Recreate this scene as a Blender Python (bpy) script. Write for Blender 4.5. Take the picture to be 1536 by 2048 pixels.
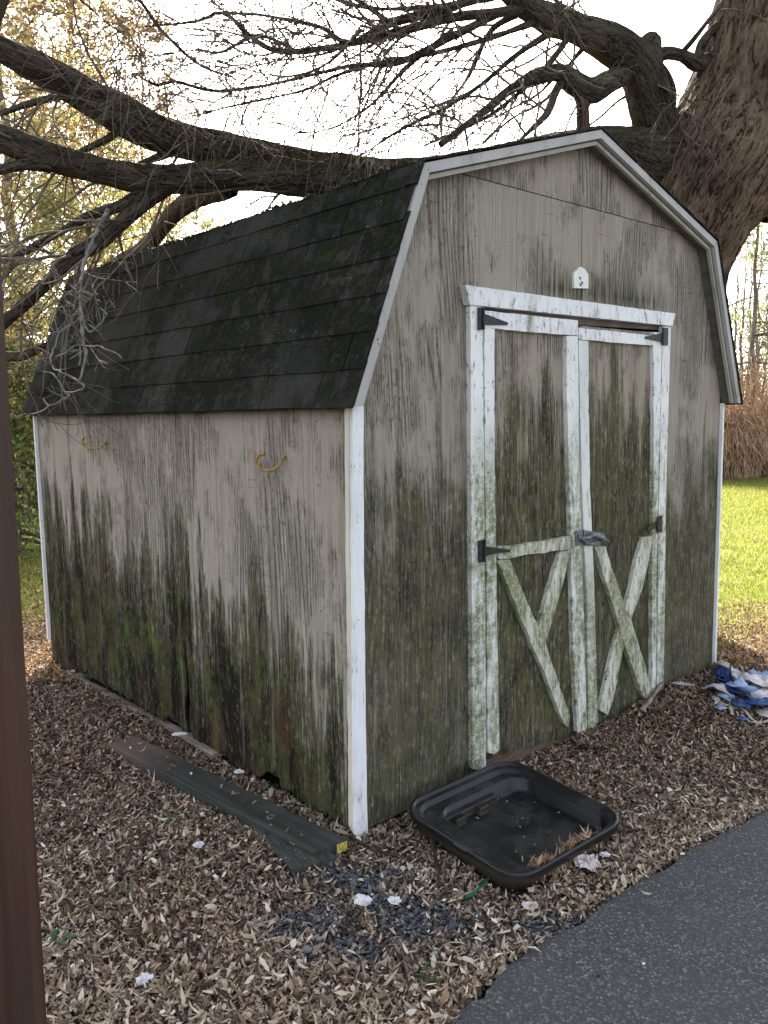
import bpy, math, random
import numpy as np
from math import sin, cos, pi, radians
random.seed(7); RNG = np.random.default_rng(11)
for o in list(bpy.data.objects): bpy.data.objects.remove(o)
SC = bpy.context.scene
COL = SC.collection

# ------------------------------------------------------------------ camera, sky, sun, exposure
F_PX, PITCH, ROLL, CAM_Z = 1660.2, 0.1183, 0.0157, 1.3867
cR, sR, cP, sP = cos(ROLL), sin(ROLL), cos(PITCH), sin(PITCH)
FW = np.array([0, cP, -sP]); UP0 = np.array([0, sP, cP]); RT0 = np.array([1., 0, 0])
RT = cR*RT0 - sR*UP0; UP = sR*RT0 + cR*UP0
CAMP = np.array([0, 0, CAM_Z])
from mathutils import Matrix, Vector, noise as mnoise
cam = bpy.data.cameras.new('camera'); camo = bpy.data.objects.new('camera', cam); COL.objects.link(camo)
cam.sensor_fit = 'VERTICAL'; cam.sensor_height = 36; cam.lens = F_PX*36/2048; cam.clip_end = 2000; cam.clip_start = .05
camo.matrix_world = Matrix([[RT[i], UP[i], -FW[i], CAMP[i]] for i in range(3)] + [[0, 0, 0, 1]])
SC.camera = camo
SUN_EL, SUN_AZ = radians(33), radians(-5)
w = bpy.data.worlds.new('World'); SC.world = w; w.use_nodes = True
wn = w.node_tree.nodes; sky = wn.new('ShaderNodeTexSky'); sky.sky_type = 'NISHITA'; sky.sun_disc = False
sky.sun_elevation = SUN_EL; sky.sun_rotation = SUN_AZ; sky.air_density = 1.0; sky.dust_density = 2.5; sky.ozone_density = 1.0
# thin high cloud: the sky's colour is mostly washed out to a warm white
_bw = wn.new('ShaderNodeRGBToBW'); _tint = wn.new('ShaderNodeMix'); _tint.data_type = 'RGBA'; _tint.inputs[0].default_value = .62
_mul = wn.new('ShaderNodeMix'); _mul.data_type = 'RGBA'; _mul.blend_type = 'MULTIPLY'; _mul.inputs[0].default_value = 1; _mul.inputs[7].default_value = (1.02, 1.0, .93, 1)
w.node_tree.links.new(sky.outputs[0], _bw.inputs[0]); w.node_tree.links.new(_bw.outputs[0], _mul.inputs[6])
w.node_tree.links.new(sky.outputs[0], _tint.inputs[6]); w.node_tree.links.new(_mul.outputs[2], _tint.inputs[7])
w.node_tree.links.new(_tint.outputs[2], wn['Background'].inputs[0]); wn['Background'].inputs[1].default_value = 0.15
sl = bpy.data.lights.new('sun', 'SUN'); so = bpy.data.objects.new('sun', sl); COL.objects.link(so)
sl.energy = 4.5; sl.angle = radians(.6); sl.color = (1, .93, .82)
so.rotation_euler = (-(pi/2-SUN_EL), 0, -SUN_AZ)
SC.view_settings.view_transform = 'Standard'; SC.view_settings.look = 'None'; SC.view_settings.gamma = 1
SC.view_settings.exposure = 2.12
SC.view_settings.use_curve_mapping = False
SC.render.engine = 'CYCLES'
SC.cycles.max_bounces = 6; SC.cycles.transparent_max_bounces = 8

# ------------------------------------------------------------------ geometry of the place
X0, Y0, TH = -0.0983, 2.5877, 0.8332
DX = np.array([sin(TH), cos(TH), 0]); DY = np.array([-cos(TH), sin(TH), 0])
SW, SL = 2.44, 2.6485
def ray(px, py): return FW + RT*(px-768)/F_PX + UP*(1024-py)/F_PX
def at(px, py, Y):
    d = ray(px, py); return CAMP + d*(Y/d[1])
def atg(px, py, z=0.0):
    d = ray(px, py); return CAMP + d*((z-CAM_Z)/d[2])
def to_local(p):
    q = p-np.array([X0, Y0, 0]); return np.array([q@DX, q@DY, q[2]])
def to_world(l): return np.array([X0, Y0, 0]) + l[0]*DX + l[1]*DY + np.array([0, 0, l[2]])
CL = to_local(CAMP)
def dl(px, py):
    d = ray(px, py); return np.array([d@DX, d@DY, d[2]])
def front(px, py, y=0.0):
    d = dl(px, py); return CL + d*((y-CL[1])/d[1])
def side(px, py, x=0.0):
    d = dl(px, py); return CL + d*((x-CL[0])/d[0])

# ------------------------------------------------------------------ node helpers
class NT:
    def __init__(s, name, rough=.85, spec=.3):
        m = s.m = bpy.data.materials.new(name); m.use_nodes = True; s.t = m.node_tree
        s.b = s.t.nodes['Principled BSDF']; s.b.inputs['Roughness'].default_value = rough
        s.b.inputs['Specular IOR Level'].default_value = spec; s.out = s.t.nodes['Material Output']
    def set(s, sock, v):
        if isinstance(v, bpy.types.NodeSocket): s.t.links.new(v, sock)
        elif isinstance(v, (tuple, list)) and len(v) == 3 and sock.type == 'RGBA': sock.default_value = (*v, 1)
        else: sock.default_value = v
    def n(s, ty, ins={}, out=0, **props):
        nd = s.t.nodes.new(ty)
        for k, v in props.items(): setattr(nd, k, v)
        for k, v in ins.items(): s.set(nd.inputs[k], v)
        return nd.outputs[out]
    def m2(s, op, a, b=0., c=0.):
        return s.n('ShaderNodeMath', {0: a, 1: b, 2: c}, operation=op)
    def obj(s): return s.n('ShaderNodeTexCoord', out=3)
    def pos(s): return s.n('ShaderNodeNewGeometry', out=0)
    def attr(s, name, out=0): return s.n('ShaderNodeAttribute', out=out, attribute_name=name)
    def sep(s, v):
        nd = s.t.nodes.new('ShaderNodeSeparateXYZ'); s.set(nd.inputs[0], v); return nd.outputs
    def comb(s, x=0., y=0., z=0.): return s.n('ShaderNodeCombineXYZ', {0: x, 1: y, 2: z})
    def scale(s, v, sc): return s.n('ShaderNodeMapping', {'Vector': v, 'Scale': sc})
    def noise(s, v, sc=1., det=3., ro=.55, dist=0.):
        return s.n('ShaderNodeTexNoise', {'Vector': v, 'Scale': sc, 'Detail': det, 'Roughness': ro, 'Distortion': dist})
    def vor(s, v, sc=1., out=0, **p): return s.n('ShaderNodeTexVoronoi', {'Vector': v, 'Scale': sc}, out=out, **p)
    def rng(s, v, a, b, c=0., d=1., smooth=True):
        return s.n('ShaderNodeMapRange', {0: v, 1: a, 2: b, 3: c, 4: d}, interpolation_type='SMOOTHSTEP' if smooth else 'LINEAR', clamp=True)
    def mix(s, f, a, b, mode='MIX'):
        nd = s.t.nodes.new('ShaderNodeMix'); nd.data_type = 'RGBA'; nd.blend_type = mode; nd.clamp_factor = True
        s.set(nd.inputs[0], f); s.set(nd.inputs[6], a); s.set(nd.inputs[7], b); return nd.outputs[2]
    def ramp(s, f, stops):
        nd = s.t.nodes.new('ShaderNodeValToRGB'); s.set(nd.inputs[0], f); e = nd.color_ramp.elements
        e[0].position = stops[0][0]; e[-1].position = stops[-1][0]
        for p, c in stops[1:-1]: e.new(p)
        for el, (p, c) in zip(e, stops): el.color = (c, c, c, 1) if isinstance(c, (int, float)) else (*c, 1)
        return nd.outputs[0]
    def color(s, c): s.set(s.b.inputs['Base Color'], c); return s
    def rough(s, c): s.set(s.b.inputs['Roughness'], c)
    def bump(s, h, dist=.01, st=1.):
        s.set(s.b.inputs['Normal'], s.n('ShaderNodeBump', {'Height': h, 'Distance': dist, 'Strength': st})); return s
    def translucent(s, col, fac):
        tr = s.n('ShaderNodeBsdfTranslucent', {'Color': col})
        mx = s.t.nodes.new('ShaderNodeMixShader'); mx.inputs[0].default_value = fac
        s.t.links.new(s.b.outputs[0], mx.inputs[1]); s.t.links.new(tr, mx.inputs[2]); s.t.links.new(mx.outputs[0], s.out.inputs[0])
M = {}

def siding(name, axis, stops, seed, moss_soft=.28, rot=0., wear=.5, green=.85, hmax=1.5, tone=(1, 1, 1), freq=130., width=2.65, topmoss=False):
    """weathered plywood: paint worn along the veneer figure, algae and moss climbing from the bottom"""
    s = NT(name, .92, .08); o = s.sep(s.obj()); u = o[axis]; z = o[2]; mu = lambda a, b: s.m2('MULTIPLY', a, b); ad = lambda a, b: s.m2('ADD', a, b); inv = lambda a: s.m2('SUBTRACT', 1., a)
    def nz(fu, fz, k, det=3, ro=.6): return s.noise(s.comb(mu(u, fu), mu(z, fz), seed+k), 1, det, ro)
    fig = nz(2.6, .34, 0, 2.2, .5); wav = nz(9., 2.2, 1, 2, .5)
    ring = s.m2('MULTIPLY_ADD', s.m2('SINE', ad(ad(mu(fig, freq), mu(u, 330.)), mu(wav, 9.))), .5, .5)
    st1 = nz(170., 7., 2, 3); st2 = nz(34., 1.6, 3, 4); big = nz(3., 1.7, 5, 4); mid = nz(10., 5., 6, 5, .7)
    hor = nz(7., 120., 8, 3); fine = nz(300., 120., 9, 2, .75); spk = nz(120., 45., 10, 3, .7)
    line = s.rng(ring, .62, .92)
    wearm = s.m2('MINIMUM', ad(s.rng(ad(mu(big, .6), mu(mid, .4)), .56-.16*wear, .64-.16*wear), mu(s.rng(st2, .46, .62), .5)), 1.)
    g2 = mu(wearm, ad(mu(line, .46), mu(s.rng(st1, .40, .60), .45)))
    g2 = ad(g2, mu(s.rng(spk, .54, .66), mu(wearm, .45)))
    g2 = ad(g2, mu(s.rng(hor, .60, .70), mu(s.rng(nz(5., 4., 7, 3), .55, .65), .45)))
    paint = s.mix(s.rng(st2, .35, .65), tuple(a*b for a, b in zip((.31, .265, .235), tone)), tuple(a*b for a, b in zip((.43, .38, .345), tone)))
    paint = s.mix(mu(s.rng(fine, .5, .72), .45), paint, (.17, .148, .125))
    c = s.mix(s.m2('MINIMUM', g2, .92), paint, (.095, .082, .068))
    h = mu(s.ramp(s.m2('DIVIDE', u, width), stops), hmax)
    strk = nz(11., .75, 11, 5, .62); strk2 = nz(48., 3.2, 12, 4, .65); pat = nz(5., 3.2, 13, 5, .65)
    edge = ad(ad(s.m2('SUBTRACT', h, z), mu(s.m2('SUBTRACT', strk, .5), 1.7)), ad(mu(s.m2('SUBTRACT', strk2, .5), .5), mu(s.m2('SUBTRACT', pat, .5), .7)))
    mm = s.rng(edge, -.06, moss_soft)
    gn = nz(15., 7., 31, 6, .72); gn2 = nz(60., 26., 32, 4, .7)
    pale = mu(s.rng(nz(24., .9, 21, 4, .6), .60, .68), s.rng(gn2, .3, .5))
    deepd = s.rng(edge, .05, .5)
    cover = s.m2('MINIMUM', ad(mu(s.rng(gn2, .30, .56), .6), ad(mu(s.rng(st1, .4, .6), .35), mu(deepd, .5 if rot else .3))), 1.)
    f = mu(mu(mm, cover), inv(mu(pale, .25 if rot else .4)))
    moss = s.mix(s.rng(gn, .36, .60), (.012, .013, .007), (.066, .068, .026))
    moss = s.mix(mu(s.rng(gn2, .52, .68), .5), moss, (.12, .128, .045))
    if rot:
        moss = s.mix(mu(mu(s.rng(nz(6., 3., 41, 5, .7), .50, .58), deepd), .85), moss, s.mix(s.rng(gn2, .4, .6), (.022, .013, .009), (.085, .042, .026)))
        moss = s.mix(mu(mu(s.rng(nz(9., 2.2, 45, 5, .7), .50, .56), deepd), .9), moss, (.008, .007, .005))
        moss = s.mix(mu(s.rng(nz(6., 4., 47, 5, .7), .60, .67), s.rng(gn2, .38, .55)), moss, (.085, .105, .020))
    c = s.mix(mu(f, green), c, moss)
    if topmoss:
        a = inv(s.m2('MINIMUM', mu(s.m2('ABSOLUTE', s.m2('SUBTRACT', z, 1.86)), 9.), 1.)); b = mu(s.rng(u, .85, 1.05), s.rng(u, 2.0, 1.75))
        c = s.mix(mu(mu(a, b), s.rng(strk2, .35, .6)), c, (.035, .043, .015))
    # saw kerf grooves and nail heads
    gr = s.m2('ABSOLUTE', s.m2('SUBTRACT', s.m2('FRACT', ad(s.m2('DIVIDE', u, .2035), .02)), .5)); groove = s.rng(gr, .494, .499)
    nu = mu(s.m2('SUBTRACT', s.m2('FRACT', ad(s.m2('DIVIDE', u, .407), .07)), .5), .407); nv = mu(s.m2('SUBTRACT', s.m2('FRACT', s.m2('DIVIDE', z, .21)), .5), .21)
    nail = s.rng(s.m2('SQRT', ad(mu(nu, nu), mu(nv, nv))), .0045, .0025); nail = mu(nail, s.rng(nz(2.4, 4.7, 61, 1), .45, .5))
    c = s.mix(ad(mu(groove, .35), mu(nail, .8)), c, (.035, .028, .022))
    s.color(c)
    hgt = ad(ad(mu(g2, -.7), mu(fine, .3)), mu(groove, -.8)); hgt = ad(hgt, mu(mu(ad(gn, gn2), f), 1.6 if rot else .7))
    s.bump(hgt, .005, 1.)
    return s.m
# stops: moss height (fraction of hmax) along the wall
M['side'] = siding('weathered side plywood', 1, [(0., .28), (.07, .36), (.22, .50), (.36, .51), (.5, .58), (.66, .62), (.86, .66), (1., .62)], 2.3, .10, 1., .62, .99, 1.5, (.98, .99, .94), 110.)
M['front'] = siding('weathered front plywood', 0, [(0., .80), (.12, .78), (.25, .68), (.5, .6), (.75, .66), (.95, .74), (1., .7)], 5.1, .34, 0., .6, .84, 1.75, (.87, .87, .815), 150., 2.44, True)
M['door'] = siding('mossy door plywood', 0, [(0., .84), (.4, .86), (.62, .90), (.7, .82), (1., .86)], 9.7, .22, 0., .65, .92, 1.75, (.88, .87, .78), 130., 2.44)
M['gable'] = siding('gable plywood', 0, [(0., 0.), (1., 0.)], 15.7, .3, 0., .6, 0., .1, (.87, .87, .815), 150., 2.44)

def white_paint(name, base, moss, seed, lo=.0, hi=1.5, axis_h=False, peel=.4):
    s = NT(name, .6, .3); o = s.sep(s.obj()); u = s.m2('ADD', o[0], o[1]); z = o[2]
    nv = s.comb(s.m2('MULTIPLY', u, 60.), s.m2('MULTIPLY', z, 16.), seed)
    n1 = s.noise(nv, 1, 4, .65); n2 = s.noise(s.comb(s.m2('MULTIPLY', u, 9.), s.m2('MULTIPLY', z, 2.2), seed+2), 1, 5, .65)
    spk = s.vor(s.comb(u, z, seed), 42.); n3 = s.noise(s.comb(u, z, seed), 160, 3, .7)
    c = s.mix(s.rng(n2, .35, .7), base, tuple(b*.86 for b in base))
    mf = s.m2('MULTIPLY', s.m2('MULTIPLY', s.rng(z, hi, hi-.45), s.rng(z, lo-.3, lo+.1)), s.rng(s.m2('ADD', s.m2('MULTIPLY', n2, .75), s.m2('MULTIPLY', n1, .25)),   .60-.25*moss, .72-.17*moss))
    c = s.mix(s.m2('MULTIPLY', mf, s.rng(s.noise(s.comb(u, z, seed+4), 38, 6, .8), .36, .56, .25, .95)), c, s.mix(s.rng(n3, .4, .65), (.09, .105, .035), (.34, .37, .19)))
    pe = s.rng(s.m2('ADD', s.m2('MULTIPLY', n1, .6), s.m2('MULTIPLY', n3, .4)), .60-.05*peel, .66-.05*peel)
    pe = s.m2('MULTIPLY', pe, s.rng(n2, .62-.3*peel, .72-.3*peel))
    c = s.mix(s.m2('MULTIPLY', pe, .9), c, (.11, .095, .075)); crk = s.noise(s.comb(s.m2('MULTIPLY', u, 130.), s.m2('MULTIPLY', z, 9.), seed+9), 1, 4, .7); c = s.mix(s.m2('MULTIPLY', s.rng(crk, .60, .68), .28+.3*moss*.5), c, (.13, .125, .09))
    dot = s.m2('MULTIPLY', s.rng(spk, .14, .07), s.rng(s.vor(s.comb(u, z, seed), 42., out=1), .55, .8))
    c = s.mix(s.m2('MULTIPLY', dot, .85), c, (.06, .05, .035))
    s.color(c); s.bump(s.m2('ADD', s.m2('MULTIPLY', pe, -1.), s.m2('MULTIPLY', n3, .5)), .002, .8)
    return s.m
M['trim'] = white_paint('worn white trim paint', (.76, .76, .745), 1.05, 1., 0., 1.45, peel=.95)
M['trimtop'] = white_paint('worn white header paint', (.74, .745, .755), .35, 4., 0., 3., peel=.95)
M['brace'] = white_paint('mossy white brace paint', (.62, .61, .53), .9, 7., -.5, 1.6, peel=1.3)
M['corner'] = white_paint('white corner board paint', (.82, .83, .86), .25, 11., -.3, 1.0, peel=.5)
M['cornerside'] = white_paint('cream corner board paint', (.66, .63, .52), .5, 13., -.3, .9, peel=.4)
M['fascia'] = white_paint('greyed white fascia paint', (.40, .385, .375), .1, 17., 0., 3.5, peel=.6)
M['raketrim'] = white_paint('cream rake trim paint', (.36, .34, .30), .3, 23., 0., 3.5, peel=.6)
M['greentrim'] = white_paint('green stained white trim', (.68, .70, .66), 1.4, 19., -.5, .95, peel=.7)

def simple(name, c1, c2, sc=20., rough=.8, bump=.0, bd=.003, stretch=(1, 1, 1), spec=.3, metallic=0., det=4.):
    s = NT(name, rough, spec); v = s.scale(s.obj(), stretch); n = s.noise(v, sc, det, .65)
    s.color(s.mix(s.rng(n, .35, .65), c1, c2)); s.b.inputs['Metallic'].default_value = metallic
    if bump: s.bump(s.noise(v, sc*2, 4, .7), bd, bump)
    return s.m
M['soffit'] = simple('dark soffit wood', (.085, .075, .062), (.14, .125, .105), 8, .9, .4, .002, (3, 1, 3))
M['sill'] = simple('pale weathered sill wood', (.16, .125, .095), (.30, .25, .20), 9, .9, .6, .004, (3, .6, 5))
M['dark'] = simple('dark interior boards', (.03, .026, .022), (.05, .042, .035), 8)
M['iron'] = simple('black iron', (.012, .012, .014), (.03, .03, .034), 60, .5, .2, .001, metallic=.2)
M['iron_rust'] = simple('rusty iron', (.02, .018, .017), (.09, .05, .035), 80, .8, .5, .002)
M['galv'] = simple('dull galvanised metal', (.11, .115, .125), (.24, .25, .26), 70, .55, .4, .002, metallic=.5)
M['plate'] = simple('white plastic plate', (.62, .62, .58), (.72, .72, .69), 30, .5)
M['hook'] = simple('yellow coated hook', (.42, .28, .05), (.22, .12, .04), 90, .6, .3, .001)
M['post'] = None
s = NT('reddish brown stained post', .6, .35); v = s.obj()
gr = s.noise(s.scale(v, (22, 22, 1.2)), 1, 5, .6); kn = s.noise(s.scale(v, (5, 5, 1.)), 1, 2, .5)
s.color(s.mix(s.rng(gr, .35, .65), s.mix(s.rng(kn, .4, .6), (.042, .019, .012), (.066, .030, .019)), (.035, .014, .009))); s.bump(gr, .003, .5); M['post'] = s.m

s = NT('mossy asphalt shingle', 1., .03); p = s.pos()
g = s.noise(p, 350, 2, .8); wh = s.vor(s.scale(p, (1, 1, .55)), 110.); m1 = s.noise(p, 1.7, 4, .65); m2_ = s.noise(p, 16, 5, .7); oi = s.n('ShaderNodeObjectInfo', out=5)
c = s.mix(s.rng(g, .4, .62), (.013, .013, .012), (.078, .075, .070))
c = s.mix(.6, c, s.mix(oi, (.018, .0175, .0165), (.052, .049, .045)))
spk = s.m2('MULTIPLY', s.rng(wh, .22, .1), s.rng(s.noise(p, 5, 3, .6), .46, .62))
c = s.mix(s.m2('MULTIPLY', spk, .9), c, (.30, .30, .29))
mf = s.m2('MULTIPLY', s.rng(m1, .38, .56), s.rng(m2_, .32, .58))
c = s.mix(s.m2('MULTIPLY', mf, .85), c, s.mix(s.rng(m2_, .5, .68), (.007, .008, .004), (.024, .027, .009)))
s.color(c); s.bump(s.m2('ADD', s.m2('MULTIPLY', g, .5), s.m2('MULTIPLY', m2_, mf)), .006, 1.); M['shingle'] = s.m

def bark(name, c1, c2, deep, moss=.4, mosscol=(.075, .085, .025), fr=1., bd=.02):
    s = NT(name, .95, .1); b = s.attr('bark', 1); v = s.scale(b, (1, 1, .22))
    r1 = s.noise(v, 40*fr, 6, .65, 1.6); big = s.noise(s.pos(), 2.5, 4, .6)
    n0 = s.noise(s.scale(b, (1, 1, .20)), 17*fr, 4, .6, 1.2); rid = s.m2('ABSOLUTE', s.m2('SUBTRACT', n0, .5))
    n9 = s.noise(s.scale(b, (1, 1, .35)), 30*fr, 3, .6, .8); rid2 = s.m2('ABSOLUTE', s.m2('SUBTRACT', n9, .5))
    fur = s.m2('ADD', s.m2('MULTIPLY', s.rng(rid, 0., .10), .5), s.m2('MULTIPLY', s.rng(rid2, 0., .09), .3)); fur = s.m2('ADD', fur, s.m2('MULTIPLY', s.rng(r1, .35, .68), .35))
    c = s.mix(s.rng(big, .35, .65), c1, c2); c = s.mix(s.rng(fur, .65, .12), c, deep)
    nz = s.sep(s.n('ShaderNodeNewGeometry', out=1))[2]
    mf = s.m2('MULTIPLY', s.rng(nz, .1, .85), s.rng(s.noise(s.pos(), 14, 5, .7), .60-.25*moss, .72-.1*moss))
    c = s.mix(s.m2('MULTIPLY', mf, moss), c, mosscol)
    c = s.mix(s.m2('MULTIPLY', s.rng(s.noise(v, 110*fr, 4, .7), .45, .65), .45), c, deep); s.color(c); s.bump(s.m2('ADD', fur, s.m2('MULTIPLY', s.noise(b, 160, 3, .6), .3)), bd*1.4, 1.); return s.m
M['trunk'] = bark('furrowed trunk bark', (.185, .13, .088), (.31, .225, .155), (.036, .024, .017), .35, fr=.72, bd=.03)
M['limb'] = bark('dark limb bark', (.10, .078, .06), (.155, .125, .098), (.026, .020, .015), .8, (.10, .105, .03), 1.2, .02)
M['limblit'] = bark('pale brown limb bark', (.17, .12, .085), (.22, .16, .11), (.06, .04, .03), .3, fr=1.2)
M['twig'] = simple('dark twig bark', (.08, .065, .05), (.20, .16, .125), 6, .9)
M['lichen'] = simple('grey lichened twig bark', (.10, .092, .078), (.24, .23, .20), 25, .95, .5, .003)
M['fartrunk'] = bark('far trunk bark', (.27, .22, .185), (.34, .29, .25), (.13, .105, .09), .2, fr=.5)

def leafmat(name, tr=.45, rough=.7):
    s = NT(name, rough, .25); c = s.attr('tint'); s.color(c)
    if tr: s.translucent(c, tr)
    return s.m
M['leaf'] = leafmat('fallen leaf', .12, .75); M['foliage'] = leafmat('tree foliage', .5); M['grass'] = leafmat('grass blade', .5)
M['stone'] = leafmat('gravel stone', 0, .8)

s = NT('leaf mould soil', .95, .1); p = s.pos(); n1 = s.noise(p, 60, 5, .7); n2 = s.noise(p, 2.2, 3, .5); o = s.sep(p)
soil = s.mix(s.rng(n1, .35, .65), (.030, .020, .015), (.085, .058, .042))
gz = s.noise(p, 7, 5, .7); grass_c = s.mix(s.rng(gz, .35, .65), (.13, .16, .03), (.24, .24, .06))
far = s.rng(s.m2('ADD', o[1], s.m2('MULTIPLY', s.m2('SUBTRACT', n2, .5), 2.4)), 4.9, 5.9)
bare = s.rng(s.noise(p, 3.1, 4, .6), .60, .68)
s.color(s.mix(s.m2('MULTIPLY', far, s.m2('SUBTRACT', 1., s.m2('MULTIPLY', bare, .8))), soil, grass_c)); s.bump(n1, .02, .8); M['soil'] = s.m

s = NT('asphalt', .85, .35); p = s.pos(); v1 = s.vor(p, 105.); rc = s.vor(p, 105., out=1); v2 = s.vor(p, 210.); n = s.noise(p, 3, 4, .6); nf = s.noise(p, 500, 2, .7)
ag = s.ramp(s.sep(rc)[0], [(0., .035), (.35, .085), (.7, .145), (.92, .24), (1., .42)])
ag = s.mix(.35, ag, s.ramp(s.sep(s.vor(p, 230., out=1))[0], [(0., .03), (.6, .10), (1., .30)])); c = s.mix(s.rng(s.m2('ADD', v1, s.m2('MULTIPLY', s.m2('SUBTRACT', s.noise(p, 160, 3, .7), .5), .5)), .56, .40), (.036, .0355, .034), ag); c = s.mix(s.m2('MULTIPLY', s.rng(nf, .4, .7), .3), c, (.15, .15, .155))
c = s.mix(s.m2('MULTIPLY', s.rng(n, .35, .7), .35), c, (.085, .085, .09))
s.color(c); s.bump(s.m2('ADD', s.rng(v1, .5, .1), s.m2('MULTIPLY', v2, .4)), .006, .9); M['asphalt'] = s.m

s = NT('weathered dark beam wood', .8, .3); v = s.obj(); gr = s.noise(s.scale(v, (1.5, 30, 30)), 1, 5, .6); n = s.noise(v, 6, 4, .65)
c = s.mix(s.rng(gr, .35, .65), (.018, .019, .0185), (.050, .050, .046)); c = s.mix(s.m2('MULTIPLY', s.rng(n, .45, .6), .6), c, (.022, .028, .018)); c = s.mix(s.rng(s.sep(v)[0], .45, .15), c, (.10, .065, .055))
s.color(c); s.bump(gr, .004, .6); M['beam'] = s.m
M['board'] = simple('green grey plank wood', (.022, .030, .023), (.055, .060, .048), 12, .85, .6, .003, (1, 6, 6))
s = NT('black plastic', .3, .5); v = s.obj(); n = s.noise(v, 9, 5, .7); n2 = s.noise(v, 70, 3, .7); nz = s.sep(s.n('ShaderNodeNewGeometry', out=1))[2]
dust = s.m2('MULTIPLY', s.rng(n, .44, .64), s.rng(nz, .2, .9)); c = s.mix(s.m2('MULTIPLY', dust, .35), (.005, .0055, .008), (.05, .047, .042))
zz = s.sep(v)[2]; c = s.mix(s.m2('MULTIPLY', s.m2('MULTIPLY', s.rng(nz, .3, .05), s.rng(s.m2('ADD', zz, s.m2('MULTIPLY', n, .03)), .085, .04)), .7), c, (.10, .085, .06))
s.color(c); s.rough(s.m2('ADD', .20, s.m2('MULTIPLY', s.m2('ADD', dust, n2), .3))); s.bump(n2, .0008, .6); M['plastic'] = s.m
def cloth(name, a, b, sc=14):
    s = NT(name, .5, .4); v = s.obj(); n = s.noise(v, sc, 4, .7); s.color(s.mix(s.rng(n, .4, .62), a, b)); s.bump(s.noise(v, 45, 4, .7), .006, .6); return s.m
M['tarpblue'] = cloth('blue tarp plastic', (.018, .045, .15), (.05, .12, .32)); M['tarpsky'] = cloth('light blue tarp plastic', (.16, .28, .52), (.34, .44, .62))
M['tarpwhite'] = cloth('dirty white tarp plastic', (.64, .61, .63), (.42, .38, .35)); M['tarpcream'] = cloth('frayed cream tarp band', (.34, .29, .24), (.50, .46, .42))
M['paper'] = cloth('white paper scrap', (.72, .71, .74), (.55, .52, .52)); M['pinkpaper'] = cloth('pinkish tissue', (.66, .58, .56), (.50, .42, .40))
M['paleleaf'] = cloth('big pale dead leaf', (.36, .29, .24), (.24, .18, .14)); M['green'] = simple('green plastic', (.005, .16, .07), (.01, .11, .05), 30, .5)
M['weed'] = simple('weed leaf', (.018, .07, .025), (.04, .12, .045), 40, .7)
s = NT('yellow printed tag', .5, .3); v = s.obj(); c = s.mix(s.rng(s.noise(s.scale(v, (260, 260, 60)), 1, 1, .5), .56, .6), (.50, .42, .07), (.10, .08, .03)); s.color(c); M['tag'] = s.m

# ------------------------------------------------------------------ object helpers
def put(name, me, mat=None, parent=None, smooth=False, **tags):
    o = bpy.data.objects.new(name, me); COL.objects.link(o)
    if mat is not None and not me.materials: me.materials.append(mat)
    if parent is not None: o.parent = parent
    if smooth: me.polygons.foreach_set('use_smooth', [True]*len(me.polygons))
    for k, v in tags.items(): o[k] = v
    return o
def mesh(name, V, Fc):
    me = bpy.data.meshes.new(name); me.from_pydata([tuple(map(float, v)) for v in V], [], [tuple(map(int, f)) for f in Fc]); me.update(); return me
def npmesh(name, V, Fa):
    """V (n,3) array, Fa list of (m,k) int arrays"""
    me = bpy.data.meshes.new(name); V = np.asarray(V, np.float32)
    me.vertices.add(len(V)); me.vertices.foreach_set('co', V.ravel())
    loops = np.concatenate([f.ravel() for f in Fa]).astype(np.int32)
    sizes = np.concatenate([np.full(len(f), f.shape[1]) for f in Fa]).astype(np.int32)
    me.loops.add(len(loops)); me.loops.foreach_set('vertex_index', loops)
    me.polygons.add(len(sizes)); me.polygons.foreach_set('loop_start', np.concatenate([[0], np.cumsum(sizes)[:-1]]).astype(np.int32))
    me.update(calc_edges=True); return me
def tint(me, C, name='tint'):
    a = me.attributes.new(name, 'FLOAT_COLOR', 'POINT'); C = np.asarray(C, np.float32)
    a.data.foreach_set('color', np.concatenate([C, np.ones((len(C), 1), np.float32)], 1).ravel())
def empty(name, loc=(0, 0, 0), rot=(0, 0, 0), **tags):
    o = bpy.data.objects.new(name, None); COL.objects.link(o); o.location = tuple(map(float, loc)); o.rotation_euler = rot; o.empty_display_size = .1
    for k, v in tags.items(): o[k] = v
    return o
def prism(poly, d0, d1, axis, jit=0., seg=.0, seed=0):
    """closed prism from a polygon of local 3-d points; d0..d1 along local axis (0:x 1:y). jit roughens the outline"""
    P = [np.array(p, float) for p in poly]; rs = random.Random(seed); Q = []
    if seg:
        for a, b in zip(P, P[1:]+P[:1]):
            L = np.linalg.norm(b-a); k = max(1, int(L/seg)); d = (b-a)/max(L, 1e-9)
            nrm = np.cross(d, [1., 0, 0] if axis == 0 else [0, 1., 0])
            for i in range(k):
                q = a+(b-a)*i/k
                if jit and L > .15: q = q+nrm*rs.gauss(0, jit)
                Q.append(q)
    else: Q = P
    n = len(Q); V = []
    for d in (d0, d1):
        for q in Q:
            v = q.copy(); v[axis] = d; V.append(v)
    Fc = [list(range(n)), list(range(2*n-1, n-1, -1))]+[(i, (i+1) % n, n+(i+1) % n, n+i)[::-1] for i in range(n)]
    return V, Fc
def fixn(me):
    import bmesh
    bm = bmesh.new(); bm.from_mesh(me); bmesh.ops.recalc_face_normals(bm, faces=bm.faces); bm.to_mesh(me); bm.free()
def bevel(o, w=.002):
    m = o.modifiers.new('bevel', 'BEVEL'); m.width = w; m.segments = 1; m.limit_method = 'ANGLE'
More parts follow.
